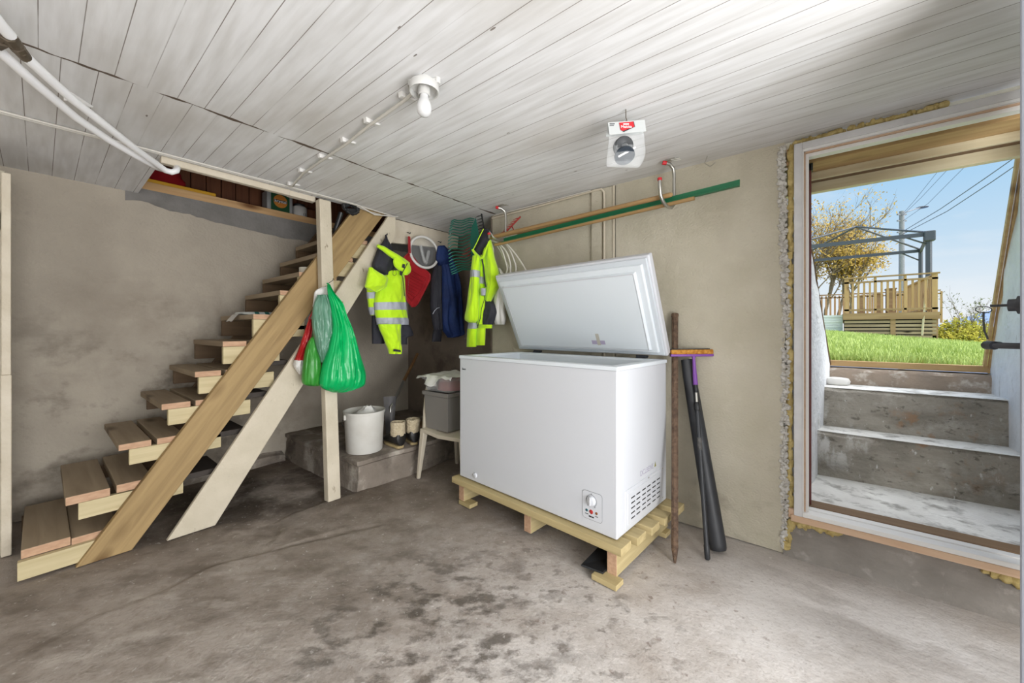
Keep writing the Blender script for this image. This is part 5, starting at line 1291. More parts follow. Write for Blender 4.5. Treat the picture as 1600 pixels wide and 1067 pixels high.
def tub(name, x0, x1, y0, y1, z0, z1, m, lab, cat, lip=.012, taper=.02, wall=.004, parent=None):
    t = thing(name, ((x0+x1)/2, (y0+y1)/2, z0), lab, cat)
    mb = MB()
    def rc(e, z): return [mb.v(p) for p in ((x0+e, y0+e, z), (x1-e, y0+e, z), (x1-e, y1-e, z), (x0+e, y1-e, z))]
    a = rc(taper, z0); b = rc(0, z1); c = rc(wall, z1); d = rc(taper+wall, z0+wall)
    mb.f(*a[::-1])
    for p, q in ((a, b), (b, c), (c, d)):
        for k in range(4): mb.f(p[k], p[(k+1) % 4], q[(k+1) % 4], q[k])
    mb.f(*d); mb.build('tub', m, t, bevel=.004)
    mb = MB()
    def rc2(e, z): return [mb.v(p) for p in ((x0+e, y0+e, z), (x1-e, y0+e, z), (x1-e, y1-e, z), (x0+e, y1-e, z))]
    a = rc2(-.001, z1-.03); b = rc2(-lip, z1-.028); c = rc2(-lip, z1+.002); d = rc2(-.001, z1+.004)
    for p, q in ((a, b), (b, c), (c, d)):
        for k in range(4): mb.f(p[k], p[(k+1) % 4], q[(k+1) % 4], q[k])
    mb.build('rim', m, t, bevel=.003)
    return t
tub('storage_crate', -2.565, -2.27, 2.02, 2.37, .427, .735, M_crate, 'grey plastic crate on the white chair', 'crate', taper=.014)
tub('clear_box', -2.575, -2.26, 2.02, 2.35, .741, .862, M_clear2, 'clear plastic box with red contents on top of the grey crate', 'box', lip=.008)
mb = MB(); rr = []
for j in range(7):
    f = j/6; rr.append([Vector((-2.40+.12*math.cos(a)*(1-.15*f)+.01*nz((a*2, f, 0)), 2.185+.125*math.sin(a)*(1-.15*f)+.01*nz((a*2, f, 4)), .748+.10*f+.01*nz((a*3, f*2, 7)))) for a in [2*math.pi*k/20 for k in range(20)]])
mb.rings(rr); tag(mb.build('red_bundle', M_red, smooth=50), 'red plastic bundle inside the clear box on the crate', 'bundle')
mb = MB(); mb.obox((-2.47, 2.031, .80), (.05, 0, 0), (0, .0015, 0), (0, 0, .016)); tag(mb.build('paper_label', M_wbag), 'pale paper strip inside the front of the clear box', 'label')
# carrier bag draped over the box
def drape(x, y):
    z = .872 + .014*nz((x*14, y*14, 1)) + .018*max(0, nz((x*6, y*6, 4)))
    ex = max(0, -2.575-x); ey = max(0, 2.015-y)
    return z - ex*.25 - ey*1.3
mb = MB(); gxs = [-2.645+.016*i for i in range(28)]; gys = [1.965+.016*j for j in range(26)]
idx = {}
for j, y in enumerate(gys):
    for i, x in enumerate(gxs):
        xx = x+.014*nz((y*9, x*5, 2)); yy = y+.02*nz((x*8, y*4, 6))
        if y < 2.0 and not (-2.50 < x < -2.36): yy = max(yy, 2.0+.004*nz((x*40, 0, 0)))
        idx[i, j] = mb.v((xx, yy, drape(xx, yy)))
for j in range(len(gys)-1):
    for i in range(len(gxs)-1): mb.f(idx[i, j], idx[i+1, j], idx[i+1, j+1], idx[i, j+1])
wb = mb.build('carrier_bag', M_wbag, smooth=70)
sl = wb.modifiers.new('thick', 'SOLIDIFY'); sl.thickness = .0015
tag(wb, 'thin white carrier bag draped over the clear box', 'plastic bag')
mb = MB(); mb.box(-3.3, -2.85, 2.45, 2.88, LZ+.001, LZ+.02); tag(mb.build('cardboard_sheet', mat('cardboard', '#7a6246', .8), bevel=.002), 'flat brown cardboard lying on the ledge behind the chair', 'cardboard')

# ================================================================== HANGING THINGS
NX = (1, -.12, 0)
# bags on the post
def hook_nail(name, p, d, lab):
    mb = MB(); p, d = Vector(p), Vector(d); mb.tube([p-d*.6, p+d, p+d*1.15+Vector((0, 0, .012))], .0022, 6)
    return tag(mb.build(name, M_ink, smooth=60), lab, 'nail')
nl = [(-2.84,1.358,1.596)][0]
hook_nail('nail', (nl[0], nl[1], nl[2]+.008), (.05, 0, .012), 'bent nail in the post holding the green bags')
B3 = [((-2.74,1.293,1.575),(-2.74,1.309,1.576)),((-2.74,1.296,1.519),(-2.74,1.339,1.522)),((-2.74,1.314,1.438),(-2.74,1.405,1.443)),((-2.74,1.326,1.355),(-2.74,1.433,1.359)),((-2.74,1.331,1.273),(-2.74,1.47,1.273)),((-2.74,1.318,1.19),(-2.74,1.501,1.187)),((-2.74,1.297,1.108),(-2.74,1.524,1.099)),((-2.74,1.27,1.027),(-2.74,1.552,1.009)),((-2.74,1.251,0.947),(-2.74,1.58,0.918)),((-2.74,1.242,0.891),(-2.74,1.582,0.856)),((-2.74,1.243,0.855),(-2.74,1.568,0.817)),((-2.74,1.27,0.823),(-2.74,1.501,0.795)),((-2.74,1.326,0.795),(-2.74,1.411,0.784))]
gb = thing('green_carrier_bag', B3[0][0], 'large bright green plastic bag hanging from the cream post', 'plastic bag', 'bags hung on the post')
c = Cloth(B3, [.012, .02, .035, .05, .065, .08, .095, .105, .11, .105, .09, .06, .02], NX, ((.004, 9, 2, 0), (.003, 17, -3, 1)), n=150, m=70, seed=1, crease=((.013, 6, 1.6), (.007, 14, 2.5), (.004, 9, 9)))
c.part('bag_body', M_gbag, gb)
mb = MB(); p = Vector(B3[0][0]); mb.tube([p+Vector((.0, .008, -.03)), p+Vector((0, .010, .006)), p+Vector((-.02, .010, .010))], .006, 8); mb.build('knot', M_gbag, gb, smooth=60)
B4 = [((-2.78,1.243,1.499),(-2.78,1.314,1.505)),((-2.78,1.217,1.434),(-2.78,1.339,1.441)),((-2.78,1.206,1.353),(-2.78,1.349,1.357)),((-2.78,1.208,1.272),(-2.78,1.35,1.273)),((-2.78,1.222,1.191),(-2.78,1.344,1.189)),((-2.78,1.236,1.117),(-2.78,1.322,1.114)),((-2.78,1.255,1.051),(-2.78,1.304,1.048)),((-2.78,1.267,1.013),(-2.78,1.284,1.012))]
ob_ = thing('grey_green_bag', B4[0][0], 'dull grey-green plastic bag, middle of those hanging on the post', 'plastic bag', 'bags hung on the post')
Cloth(B4, [.015, .035, .05, .055, .055, .045, .03, .01], NX, ((.004, 5, 2, 1),), n=110, m=50, seed=4, crease=((.016, 3, 3), (.008, 6, 7), (.003, 14, 14))).part('bag_body', M_olive, ob_)
B5 = [((-2.83,1.223,1.198),(-2.83,1.241,1.198)),((-2.83,1.196,1.15),(-2.83,1.253,1.148)),((-2.83,1.178,1.085),(-2.83,1.271,1.081)),((-2.83,1.168,1.021),(-2.83,1.284,1.013)),((-2.83,1.16,0.949),(-2.83,1.29,0.938)),((-2.83,1.158,0.885),(-2.83,1.286,0.871)),((-2.83,1.174,0.857),(-2.83,1.282,0.845)),((-2.83,1.221,0.845),(-2.83,1.277,0.838))]
g2 = thing('dark_green_bag', B5[0][0], 'darker leaf green bag low behind the bright green bag', 'plastic bag', 'bags hung on the post')
Cloth(B5, [.02, .04, .055, .065, .07, .065, .05, .02], NX, ((.003, 6, 2, 1),), n=90, m=40, seed=6, crease=((.008, 3, 2), (.004, 8, 4))).part('bag_body', M_gbag2, g2)
mb = MB(); q = Vector(B5[0][0]); mb.tube([q+Vector((0, .015, -.01)), q+Vector((.0, .03, .18)), Vector((nl[0]-.03, nl[1]-.01, nl[2]-.02))], .008, 8); mb.build('bag_handle', M_gbag2, g2, smooth=60)
B6 = [((-2.93,1.248,1.328),(-2.93,1.266,1.328)),((-2.93,1.229,1.273),(-2.93,1.271,1.273)),((-2.93,1.202,1.189),(-2.93,1.26,1.188)),((-2.93,1.177,1.106),(-2.93,1.237,1.104)),((-2.93,1.148,1.029),(-2.93,1.21,1.026))]
rbag = thing('red_and_clear_bag', B6[0][0], 'red bag with clear bottom hanging leftmost behind the green bags', 'plastic bag', 'bags hung on the post')
Cloth(B6, [.012, .025, .035, .04, .045], NX, ((.005, 8, 3, 1), (.003, 19, 3, 0)), n=40, m=24, seed=8).part('bag_body', M_redbag, rbag)
B6b = [((-2.93,1.148,1.032),(-2.93,1.21,1.028)),((-2.93,1.141,0.993),(-2.93,1.205,0.988)),((-2.93,1.157,0.959),(-2.93,1.2,0.955)),((-2.93,1.181,0.923),(-2.93,1.197,0.922))]
Cloth(B6b, [.045, .045, .035, .012], NX, ((.006, 8, 3, 1), (.004, 17, 3, 0)), n=40, m=16, seed=9).part('clear_bottom', M_wbag, rbag)
mb = MB(); q = Vector(B6[0][0]); mb.tube([q, q+Vector((.02, .05, .12)), Vector((nl[0]-.04, nl[1]-.005, nl[2]-.03))], .006, 8); mb.build('bag_handle', M_redbag, rbag, smooth=60)
B7 = [((-2.85,1.332,1.573),(-2.85,1.342,1.574)),((-2.85,1.278,1.551),(-2.85,1.349,1.557)),((-2.85,1.254,1.527),(-2.85,1.355,1.535)),((-2.85,1.248,1.493),(-2.85,1.357,1.5)),((-2.85,1.246,1.468),(-2.85,1.328,1.473)),((-2.85,1.239,1.418),(-2.85,1.25,1.418))]
wbg = thing('white_film_bag', B7[0][0], 'white plastic bag peeking out above the grey-green bag', 'plastic bag', 'bags hung on the post')
Cloth(B7, [.01, .02, .025, .025, .02, .004], NX, ((.004, 7, 3, 1),), n=40, m=16, seed=12).part('bag_body', M_wbag, wbg)
mb = MB(); w0 = [(-2.74,1.381,1.462),(-2.74,1.407,1.458),(-2.74,1.403,1.442),(-2.74,1.385,1.447)]
mb.prism(w0, (.01, 0, 0)); mb.build('paper_end', M_handle_w, gb)

# coat hooks
for k, (p, lab) in enumerate((([(-3.0,1.933,2.093)][0], 'dark coat hook above the first neon jacket'), ([(-3.07,2.229,2.174)][0], 'coat hook holding the red dustpan'), ([(-3.07,2.613,2.156)][0], 'coat hook above the blue jacket'))):
    mb = MB(); p = Vector(p); mb.tube([p+Vector((-.03, 0, .02)), p+Vector((.0, 0, .018)), p+Vector((.028, 0, .0)), p+Vector((.034, 0, .014))], .004, 6)
    tag(mb.build('coat_hook', M_ink, smooth=60), lab, 'hook', 'coat hooks')

# ---- first neon jacket (left), hung by its collar on the cream plank
J = thing('hi_vis_jacket', [(-2.94,1.9,2.077)][0], 'neon yellow and navy work jacket with silver bands, hung left of the red dustpan', 'jacket', 'hi-vis jackets')
Y1 = [((-2.9,1.881,1.76),(-2.9,2.044,1.78)),((-2.9,1.85,1.704),(-2.9,2.057,1.727)),((-2.9,1.804,1.635),(-2.9,2.065,1.659)),((-2.9,1.778,1.558),(-2.9,2.068,1.579)),((-2.9,1.768,1.482),(-2.9,2.075,1.5)),((-2.9,1.771,1.397),(-2.9,2.082,1.408)),((-2.9,1.785,1.334),(-2.9,2.095,1.34)),((-2.9,1.794,1.291),(-2.9,2.098,1.294))]
body = Cloth(Y1, [.045, .06, .07, .075, .075, .075, .07, .06], NX, ((.006, 4, 2, .5),), n=100, m=60, seed=2, crease=((.014, 2.5, 2.2), (.006, 5, 6)))
body.part('front', M_yel, J)
def band(cl, z_hi_px, z_lo_px, nm, m, J_, infl=.004):
    a = cl.tz(z_hi_px); b = cl.tz(z_lo_px); return cl.part(nm, m, J_, a, b, infl)
zb = [p[2] for p in [(-2.9,1.912,1.488),(-2.9,1.912,1.422),(-2.9,1.912,1.353),(-2.9,1.912,1.283)]]
band(body, zb[0], zb[1], 'upper_silver_band', M_refl, J); band(body, zb[2], zb[3], 'lower_silver_band', M_refl, J)
S1 = [((-2.86,1.774,1.296),(-2.86,1.997,1.298)),((-2.86,1.791,1.248),(-2.86,1.997,1.248)),((-2.86,1.824,1.184),(-2.86,1.995,1.181)),((-2.86,1.846,1.13),(-2.86,1.995,1.125)),((-2.86,1.867,1.086),(-2.86,2.0,1.08)),((-2.86,1.88,1.042),(-2.86,2.001,1.036))]
slv = Cloth(S1, [.055, .055, .05, .048, .045, .04], NX, ((.003, 4, 3, 1),), n=80, m=40, seed=3, crease=((.014, 1.6, 2.0), (.006, 4, 5)))
slv.part('sleeve', M_yel, J)
C1 = [(-2.79,1.873,1.086),(-2.79,1.946,1.074),(-2.79,1.946,1.056),(-2.79,1.873,1.066)]
mb = MB(); mb.prism(C1, (.006, 0, 0)); mb.build('cuff_tab', M_navy, J, bevel=.002)
D1 = [((-2.98,1.789,1.384),(-2.98,1.901,1.388)),((-2.98,1.789,1.335),(-2.98,1.926,1.338)),((-2.98,1.79,1.237),(-2.98,1.939,1.237)),((-2.98,1.793,1.128),(-2.98,1.907,1.125))]
Cloth(D1, [.03, .04, .04, .03], NX, ((.005, 5, 2, 0),), n=36, m=18, seed=5).part('navy_hem', M_navy, J)
D2 = [((-2.93,2.029,1.311),(-2.93,2.12,1.312)),((-2.93,2.035,1.259),(-2.93,2.159,1.26)),((-2.93,2.038,1.197),(-2.93,2.181,1.195)),((-2.93,2.042,1.179),(-2.93,2.117,1.178)),((-2.93,2.043,1.116),(-2.93,2.114,1.114))]
Cloth(D2, [.03, .035, .035, .03, .02], NX, ((.004, 5, 2, 0),), n=36, m=16, seed=7).part('navy_side_hem', M_navy, J)
K1 = [((-2.92,1.877,2.047),(-2.92,1.892,2.05)),((-2.92,1.85,2.001),(-2.92,1.912,2.012)),((-2.92,1.812,1.95),(-2.92,1.94,1.972)),((-2.92,1.788,1.882),(-2.92,1.958,1.908)),((-2.92,1.76,1.803),(-2.92,1.968,1.831)),((-2.92,1.776,1.762),(-2.92,1.953,1.784)),((-2.92,1.863,1.718),(-2.92,1.9,1.723))]
yk = Cloth(K1, [.015, .03, .05, .065, .075, .07, .05], NX, ((.006, 6, 3, 0), (.003, 13, 2, 0)), n=44, m=26, seed=6)
yk.part('navy_shoulder', M_navy, J)
K0 = [((-2.93,1.887,2.08),(-2.93,1.896,2.082)),((-2.93,1.884,2.047),(-2.93,1.906,2.051)),((-2.93,1.857,1.992),(-2.93,1.934,2.006)),((-2.93,1.869,1.945),(-2.93,1.962,1.96)),((-2.93,1.925,1.915),(-2.93,1.967,1.922))]
Cloth(K0, [.008, .02, .035, .03, .012], NX, ((.004, 5, 2, 0),), n=36, m=16, seed=16).part('inner_collar', M_navy, J)
U1 = [((-2.82,1.665,1.754),(-2.82,1.689,1.757)),((-2.82,1.657,1.712),(-2.82,1.754,1.723)),((-2.82,1.648,1.67),(-2.82,1.832,1.69)),((-2.82,1.639,1.624),(-2.82,1.832,1.642)),((-2.82,1.637,1.588),(-2.82,1.818,1.604)),((-2.82,1.715,1.559),(-2.82,1.736,1.56))]
us = Cloth(U1, [.02, .04, .055, .055, .04, .015], NX, ((.004, 5, 3, 0),), n=80, m=36, seed=9, crease=((.016, 1.8, 2.0), (.006, 4, 5)))
us.part('folded_sleeve', M_yel, J)
mb = MB(); cp = [(-2.84,1.755,1.949),(-2.84,1.812,1.934),(-2.84,1.866,1.908),(-2.84,1.935,1.881),(-2.84,2.005,1.852),(-2.84,2.065,1.836)]
mb.tube(cp, [.014, .022, .026, .03, .032, .02], 10); mb.build('collar_edge', M_yel, J, smooth=60)
C2 = [((-2.82,1.902,1.874),(-2.82,1.946,1.881)),((-2.82,1.893,1.832),(-2.82,2.037,1.852)),((-2.82,1.911,1.791),(-2.82,2.071,1.812)),((-2.82,1.972,1.755),(-2.82,2.071,1.767)),((-2.82,2.0,1.73),(-2.82,2.04,1.735))]
Cloth(C2, [.015, .03, .035, .03, .012], NX, ((.004, 5, 2, 0),), n=36, m=18, seed=11).part('collar_flap', M_yel, J)
C3 = [(-2.775,1.956,1.819),(-2.775,1.981,1.817),(-2.775,1.974,1.781),(-2.775,1.948,1.786)]
mb = MB(); mb.prism(C3, (.005, 0, 0)); C4 = [(-2.79,1.938,1.757),(-2.79,1.961,1.755),(-2.79,1.956,1.715),(-2.79,1.936,1.724)]; mb.prism(C4, (.005, 0, 0)); mb.build('hook_patch', M_navy, J, bevel=.002)
mb = MB(); mb.tube([(-2.78,2.008,1.83),(-2.78,1.982,1.783),(-2.78,1.95,1.727),(-2.78,1.963,1.695),(-2.78,1.972,1.62),(-2.78,1.98,1.544)], .0035, 6); mb.tube([(-2.8,1.901,1.782),(-2.8,1.878,1.747),(-2.8,1.876,1.72),(-2.8,1.892,1.709),(-2.8,1.912,1.726),(-2.8,1.907,1.756),(-2.8,1.892,1.773)], .002, 6); mb.build('zip_and_cord', M_navy, J, smooth=60)
S2 = [((-2.96,1.73,1.595),(-2.96,1.805,1.601)),((-2.96,1.738,1.505),(-2.96,1.812,1.509)),((-2.96,1.751,1.42),(-2.96,1.815,1.422)),((-2.96,1.767,1.372),(-2.96,1.81,1.373))]
bs = Cloth(S2, [.03, .035, .035, .02], NX, ((.005, 5, 3, 0),), n=36, m=18, seed=13)
bs.part('back_sleeve', M_yel, J); zs = [p[2] for p in [(-2.96,1.767,1.569),(-2.96,1.767,1.515),(-2.96,1.767,1.442),(-2.96,1.767,1.377)]]
band(bs, zs[0], zs[1], 'sleeve_silver_band', M_refl, J); band(bs, zs[2], zs[3], 'sleeve_silver_band', M_refl, J)

# ---- second neon jacket (right), hung from the poles
J2 = thing('hi_vis_jacket', [(-2.18,2.36,2.081)][0], 'neon yellow work jacket hanging in front of the lid corner under the rakes', 'jacket', 'hi-vis jackets')
N2 = (.45, -.9, 0)
A1 = [((-2.264,2.3,1.876),(-2.183,2.3,1.867)),((-2.271,2.3,1.822),(-2.183,2.3,1.812)),((-2.283,2.3,1.75),(-2.19,2.3,1.741)),((-2.291,2.3,1.677),(-2.193,2.3,1.669)),((-2.312,2.3,1.58),(-2.196,2.3,1.572)),((-2.335,2.3,1.457),(-2.196,2.3,1.451)),((-2.363,2.3,1.346),(-2.203,2.3,1.343)),((-2.322,2.3,1.314),(-2.23,2.3,1.313))]
ls = Cloth(A1, [.03, .05, .055, .055, .055, .055, .05, .03], N2, ((.003, 4, 2, 0),), n=80, m=50, seed=21, crease=((.014, 1.6, 2.0), (.005, 4, 5)))
ls.part('sleeve', M_yel, J2)
z2 = [p[2] for p in [(-2.242,2.3,1.746),(-2.242,2.3,1.69)]]
band(ls, z2[0], z2[1], 'sleeve_silver_band', M_refl, J2)
A2 = [((-2.266,2.36,1.89),(-2.186,2.36,1.88)),((-2.26,2.36,1.805),(-2.186,2.36,1.797)),((-2.26,2.36,1.705),(-2.189,2.36,1.699)),((-2.264,2.36,1.606),(-2.18,2.36,1.6)),((-2.267,2.36,1.507),(-2.173,2.36,1.502)),((-2.274,2.36,1.408),(-2.186,2.36,1.405)),((-2.278,2.36,1.296),(-2.206,2.36,1.295))]
ms = Cloth(A2, [.03, .04, .045, .045, .045, .045, .03], N2, ((.004, 3, 2, 0),), n=40, m=32, seed=22)
ms.part('front_panel', M_yel, J2)
z2 = [p[2] for p in [(-2.24,2.36,1.697),(-2.24,2.36,1.639),(-2.24,2.36,1.602),(-2.24,2.36,1.543)]]
band(ms, z2[0], z2[1], 'front_silver_band', M_refl, J2)
A3 = [((-2.171,2.38,2.012),(-2.129,2.38,2.006)),((-2.208,2.38,1.95),(-2.112,2.38,1.937)),((-2.232,2.38,1.866),(-2.09,2.38,1.849)),((-2.225,2.38,1.766),(-2.052,2.38,1.749)),((-2.208,2.38,1.678),(-2.039,2.38,1.664)),((-2.198,2.38,1.616),(-2.045,2.38,1.605)),((-2.196,2.38,1.529),(-2.109,2.38,1.525)),((-2.191,2.38,1.49),(-2.129,2.38,1.487))]
rs = Cloth(A3, [.03, .055, .07, .08, .08, .075, .06, .03], N2, ((.004, 4, 2, 0),), n=80, m=46, seed=23, crease=((.016, 1.6, 2.0), (.006, 4, 5)))
rs.part('back_panel', M_yel, J2)
z3 = [p[2] for p in [(-2.206,2.36,1.6),(-2.206,2.36,1.543)]]
Cloth([((-2.173,2.3,1.595),(-2.118,2.3,1.591)),((-2.175,2.3,1.565),(-2.118,2.3,1.561)),((-2.173,2.3,1.535),(-2.122,2.3,1.532))], [.025, .028, .025], N2, (), n=30, m=8).part('pocket_silver_band', M_refl, J2)
A4 = [((-2.223,2.4,1.545),(-2.206,2.4,1.544)),((-2.25,2.4,1.484),(-2.117,2.4,1.478)),((-2.271,2.4,1.409),(-2.082,2.4,1.403)),((-2.281,2.4,1.347),(-2.103,2.4,1.343)),((-2.288,2.4,1.29),(-2.13,2.4,1.289))]
Cloth(A4, [.03, .05, .06, .055, .045], N2, ((.004, 4, 2, 0),), n=70, m=34, seed=24, crease=((.014, 1.6, 2.0), (.006, 4, 5))).part('navy_side', M_navy, J2)
A5 = [((-2.286,2.39,1.294),(-2.125,2.39,1.292)),((-2.289,2.39,1.261),(-2.131,2.39,1.261))]
Cloth(A5, [.05, .045], N2, ((.003, 4, 2, 0),), n=40, m=5, seed=25).part('yellow_hem', M_yel, J2)
A6 = [((-2.369,2.35,1.315),(-2.268,2.35,1.314)),((-2.378,2.35,1.259),(-2.271,2.35,1.258)),((-2.387,2.35,1.182),(-2.275,2.35,1.184)),((-2.391,2.35,1.1),(-2.275,2.35,1.103))]
lo = Cloth(A6, [.035, .04, .042, .035], N2, ((.004, 4, 2, 0),), n=40, m=18, seed=26)
lo.part('lower_sleeve', M_yel, J2); z4 = [p[2] for p in [(-2.325,2.35,1.311),(-2.325,2.35,1.258)]]
band(lo, z4[0]-.002, z4[1], 'lower_sleeve_band', M_refl, J2)
A7 = [((-2.298,2.37,1.265),(-2.185,2.37,1.264)),((-2.305,2.37,1.183),(-2.189,2.37,1.185)),((-2.308,2.37,1.114),(-2.192,2.37,1.117))]
Cloth(A7, [.035, .035, .03], N2, ((.004, 4, 2, 0),), n=36, m=14, seed=27).part('inner_sleeve', M_yel, J2)
A8 = [((-2.174,2.34,2.105),(-2.145,2.34,2.1)),((-2.191,2.34,2.075),(-2.083,2.34,2.057)),((-2.229,2.34,2.02),(-2.111,2.34,2.002)),((-2.269,2.34,1.964),(-2.154,2.34,1.948)),((-2.286,2.34,1.916),(-2.196,2.34,1.905)),((-2.246,2.34,1.877),(-2.213,2.34,1.873))]
Cloth(A8, [.01, .035, .045, .045, .04, .015], N2, ((.004, 5, 2, 0),), n=40, m=22, seed=28).part('navy_collar', M_navy, J2)
mb = MB(); mb.tube([(-2.134,2.29,2.082),(-2.174,2.29,2.032),(-2.215,2.29,1.974),(-2.254,2.29,1.926)], .004, 8); mb.tube([(-2.261,2.29,1.927),(-2.22,2.29,1.882),(-2.165,2.29,1.84),(-2.133,2.29,1.851),(-2.1,2.29,1.92),(-2.073,2.29,1.969)], [.010, .014, .014, .011, .008, .005], 8); mb.build('collar_piping', M_yel, J2, smooth=60)
mb = MB(); mb.tube([(-2.151,2.29,1.834),(-2.134,2.29,1.77),(-2.121,2.29,1.662),(-2.108,2.29,1.601)], .006, 6); mb.tube([(-2.121,2.3,1.567),(-2.134,2.3,1.497),(-2.166,2.3,1.426),(-2.18,2.3,1.342),(-2.208,2.3,1.282)], .003, 6); mb.tube([(-2.322,2.3,1.308),(-2.34,2.3,1.246),(-2.344,2.3,1.215),(-2.368,2.3,1.177)], .003, 6); mb.build('zip', M_navy, J2, smooth=60)

# ---- blue jacket
JB = thing('blue_jacket', [(-3.0,2.554,2.109)][0], 'dark blue jacket with black sleeve hanging between dustpan and rakes', 'jacket')
Q1 = [((-3.0,2.547,2.107),(-3.0,2.62,2.12)),((-3.0,2.532,2.038),(-3.0,2.707,2.066)),((-3.0,2.524,1.964),(-3.0,2.73,1.993)),((-3.0,2.558,1.895),(-3.0,2.765,1.922)),((-3.0,2.57,1.793),(-3.0,2.813,1.819)),((-3.0,2.577,1.645),(-3.0,2.849,1.667)),((-3.0,2.577,1.497),(-3.0,2.866,1.511)),((-3.0,2.57,1.349),(-3.0,2.879,1.355)),((-3.0,2.597,1.26),(-3.0,2.887,1.261)),((-3.0,2.649,1.2),(-3.0,2.887,1.198)),((-3.0,2.675,1.167),(-3.0,2.752,1.165))]
Cloth(Q1, [.02, .05, .065, .075, .08, .085, .085, .08, .075, .06, .03], NX, ((.005, 5, 2, 0),), n=110, m=64, seed=31, crease=((.026, 2.6, 2.0), (.012, 5, 5), (.004, 9, 12))).part('body', M_blue, JB)
Q2 = [((-2.98,2.478,1.889),(-2.98,2.556,1.9)),((-2.98,2.448,1.778),(-2.98,2.56,1.79)),((-2.98,2.434,1.633),(-2.98,2.56,1.643)),((-2.98,2.434,1.489),(-2.98,2.564,1.496)),((-2.98,2.452,1.346),(-2.98,2.568,1.348)),((-2.98,2.474,1.248),(-2.98,2.583,1.248))]
bsl = Cloth(Q2, [.03, .05, .055, .055, .05, .03], NX, ((.004, 4, 3, 0),), n=80, m=46, seed=32, crease=((.016, 2.0, 3.0), (.008, 4, 8))); bsl.part('black_sleeve', M_navy, JB)
mb = MB(); mb.tube([(-2.91,2.398,1.403),(-2.91,2.421,1.436),(-2.91,2.452,1.462),(-2.91,2.481,1.469)], .0045, 6); mb.build('pale_piping', M_refl, JB, smooth=60)
Q3 = [((-2.95,2.497,2.087),(-2.95,2.58,2.101)),((-2.95,2.482,2.024),(-2.95,2.646,2.05)),((-2.95,2.478,1.951),(-2.95,2.654,1.977)),((-2.95,2.529,1.908),(-2.95,2.642,1.923))]
Cloth(Q3, [.02, .04, .045, .02], NX, ((.004, 4, 2, 0),), n=40, m=18, seed=33).part('hood', M_blue, JB)
Q4 = [((-3.04,2.516,1.248),(-3.04,2.619,1.248)),((-3.04,2.501,1.187),(-3.04,2.619,1.185)),((-3.04,2.494,1.128),(-3.04,2.612,1.125))]
Cloth(Q4, [.03, .03, .02], NX, (), n=30, m=10, seed=34).part('navy_tail', M_navy, JB)

# ---- red dustpan
dp = thing('dustpan', [(-3.05,2.215,2.131)][0], 'red plastic dustpan hanging beside the first neon jacket', 'dustpan')
o1 = [(-3.03,2.186,1.971),(-3.03,2.232,1.961),(-3.03,2.321,1.878),(-3.03,2.426,1.824),(-3.03,2.452,1.804),(-3.03,2.452,1.756),(-3.03,2.37,1.616),(-3.03,2.3,1.504),(-3.03,2.269,1.478),(-3.03,2.232,1.472),(-3.03,2.178,1.524),(-3.03,2.152,1.629),(-3.03,2.13,1.77),(-3.03,2.133,1.919)]
mb = MB(); mb.prism(o1, (.012, 0, 0)); mb.build('tray', M_red, dp, bevel=.004)
mb = MB(); mb.tube([Vector(p)+Vector((.012, 0, 0)) for p in o1+o1[:1]], .008, 8); mb.build('raised_edge', M_red, dp, smooth=60)
hd = [(-3.02,2.182,2.137),(-3.02,2.206,2.139),(-3.02,2.213,1.978),(-3.02,2.185,1.969)]
mb = MB(); mb.prism(hd, (.018, 0, 0)); mb.build('handle', M_red, dp, bevel=.006)
inn = [(-3.017,2.201,1.825),(-3.017,2.342,1.774),(-3.017,2.404,1.762),(-3.017,2.334,1.631),(-3.017,2.223,1.526),(-3.017,2.177,1.583)]
mb = MB()
for k in range(8):
    t = .08+.12*k; a = Vector(inn[0]).lerp(Vector(inn[5]), t); b_ = Vector(inn[2]).lerp(Vector(inn[4]), t*.9); mb.tube([a+Vector((.004, 0, 0)), b_+Vector((.004, 0, 0))], .0035, 6)
mb.tube([Vector(p)+Vector((.004, 0, 0)) for p in inn+inn[:1]], .004, 6)
mb.build('ribs', M_red, dp, smooth=60)

# ---- clear tub with white rim
ct = thing('clear_tub', [(-3.05,2.398,2.178)][0], 'round clear plastic tub with white rim hanging behind the red dustpan', 'tub')
tc = Vector([(-3.0,2.367,2.013)][0])
mb = MB(); mb.torus(tc, (1, -.15, .1), .155, .013, 48, 8); mb.build('rim', M_wbag, ct, smooth=60)
mb = MB(); mb.lathe([(.152, 0), (.145, -.03), (.135, -.06), (.05, -.065), (.001, -.065)], tc, (1, -.15, .1), 40); mb.build('bowl', M_clear, ct, smooth=50)
mb = MB(); mb.tube([tc+Vector((.005, -.05, .06)), tc+Vector((.008, -.03, -.02)), tc+Vector((.005, 0, -.10))], .016, 10); mb.tube([tc+Vector((.005, .05, .02)), tc+Vector((.006, .035, -.04)), tc+Vector((.005, .01, -.11))], .018, 10); mb.build('film_roll', M_clear2, ct, smooth=60)

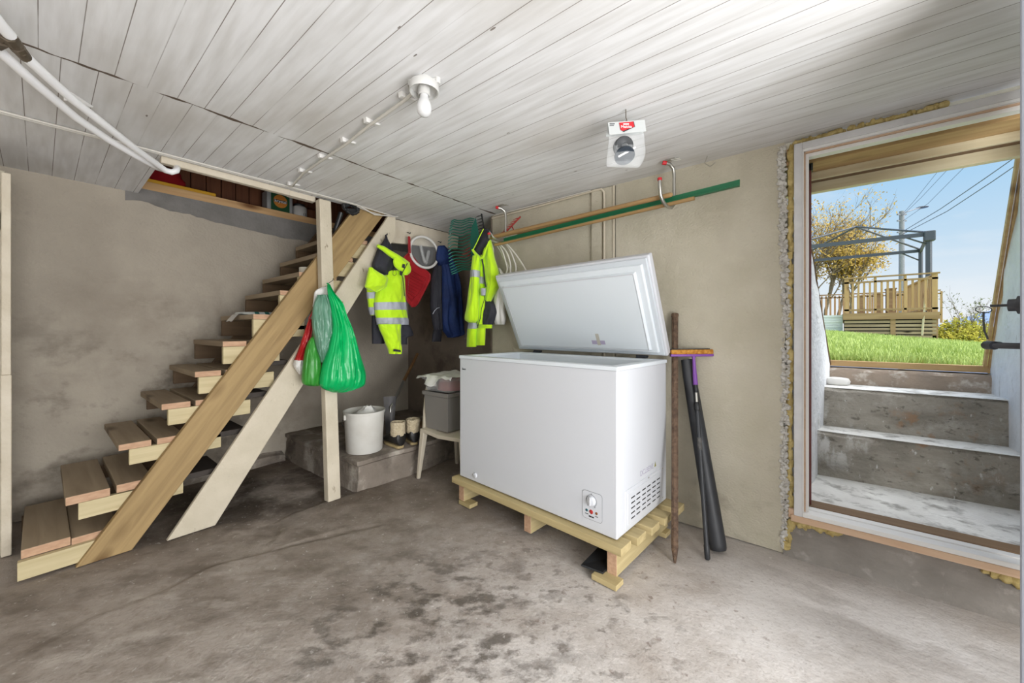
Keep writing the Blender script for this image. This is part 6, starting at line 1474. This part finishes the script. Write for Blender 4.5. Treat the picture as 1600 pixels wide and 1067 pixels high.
# ---- coil of white cable and a white bag behind the second jacket
cw = thing('cable_coil', [(-2.057,2.45,2.003)][0], 'loose coil of white cable hanging from the poles above the freezer lid', 'cable')
loops = [[(-2.187,2.43,2.024),(-2.104,2.43,1.991),(-2.048,2.43,1.912),(-2.009,2.43,1.811),(-1.994,2.43,1.749),(-2.025,2.43,1.698)], [(-2.164,2.42,2.017),(-2.064,2.42,1.967),(-1.985,2.42,1.879),(-1.952,2.42,1.78),(-1.958,2.42,1.709),(-1.985,2.42,1.664)], [(-2.171,2.44,2.029),(-2.073,2.44,2.003),(-1.986,2.44,1.93),(-1.933,2.44,1.828),(-1.91,2.44,1.754),(-1.925,2.44,1.649)], [(-2.137,2.43,2.025),(-2.041,2.43,1.996),(-1.94,2.43,1.904),(-1.858,2.43,1.806),(-1.797,2.43,1.718),(-1.774,2.43,1.647)], [(-2.195,2.45,2.03),(-2.106,2.45,1.948),(-2.041,2.45,1.842),(-1.987,2.45,1.763),(-1.96,2.45,1.701)], [(-2.192,2.44,2.025),(-2.162,2.44,1.954),(-2.159,2.44,1.891),(-2.152,2.44,1.804)]]
for l in loops:
    P_ = [Vector(q) for q in l]; c = Cloth([(q, q) for q in P_], .01, NX)
    mb = MB(); mb.tube([c.ip(c.L, i/24) for i in range(25)], .0065, 8); mb.build('cable_loop', M_coil, cw, smooth=60)
WB = [((-2.122,2.46,1.778),(-2.098,2.46,1.776)),((-2.122,2.46,1.716),(-2.042,2.46,1.709)),((-2.106,2.46,1.666),(-1.979,2.46,1.655)),((-2.163,2.46,1.633),(-2.003,2.46,1.621)),((-2.177,2.46,1.459),(-2.042,2.46,1.453)),((-2.18,2.46,1.346),(-2.034,2.46,1.343)),((-2.163,2.46,1.293),(-2.05,2.46,1.292))]
w2 = thing('hanging_white_bag', WB[0][0], 'crumpled white plastic bag between second neon jacket and freezer lid', 'plastic bag')
Cloth(WB, [.02, .04, .05, .06, .07, .06, .02], N2, ((.008, 6, 4, 0), (.005, 13, 3, 0)), n=48, m=30, seed=41).part('bag_body', M_wbag, w2)
WC = [((-1.954,2.4,1.709),(-1.911,2.4,1.705)),((-1.972,2.4,1.678),(-1.894,2.4,1.672)),((-1.992,2.4,1.639),(-1.9,2.4,1.631)),((-1.984,2.4,1.602),(-1.923,2.4,1.598))]
Cloth(WC, [.03, .04, .04, .02], N2, ((.010, 6, 4, 0), (.006, 13, 3, 0)), n=48, m=16, seed=42).part('bag_knot', M_wbag, w2)
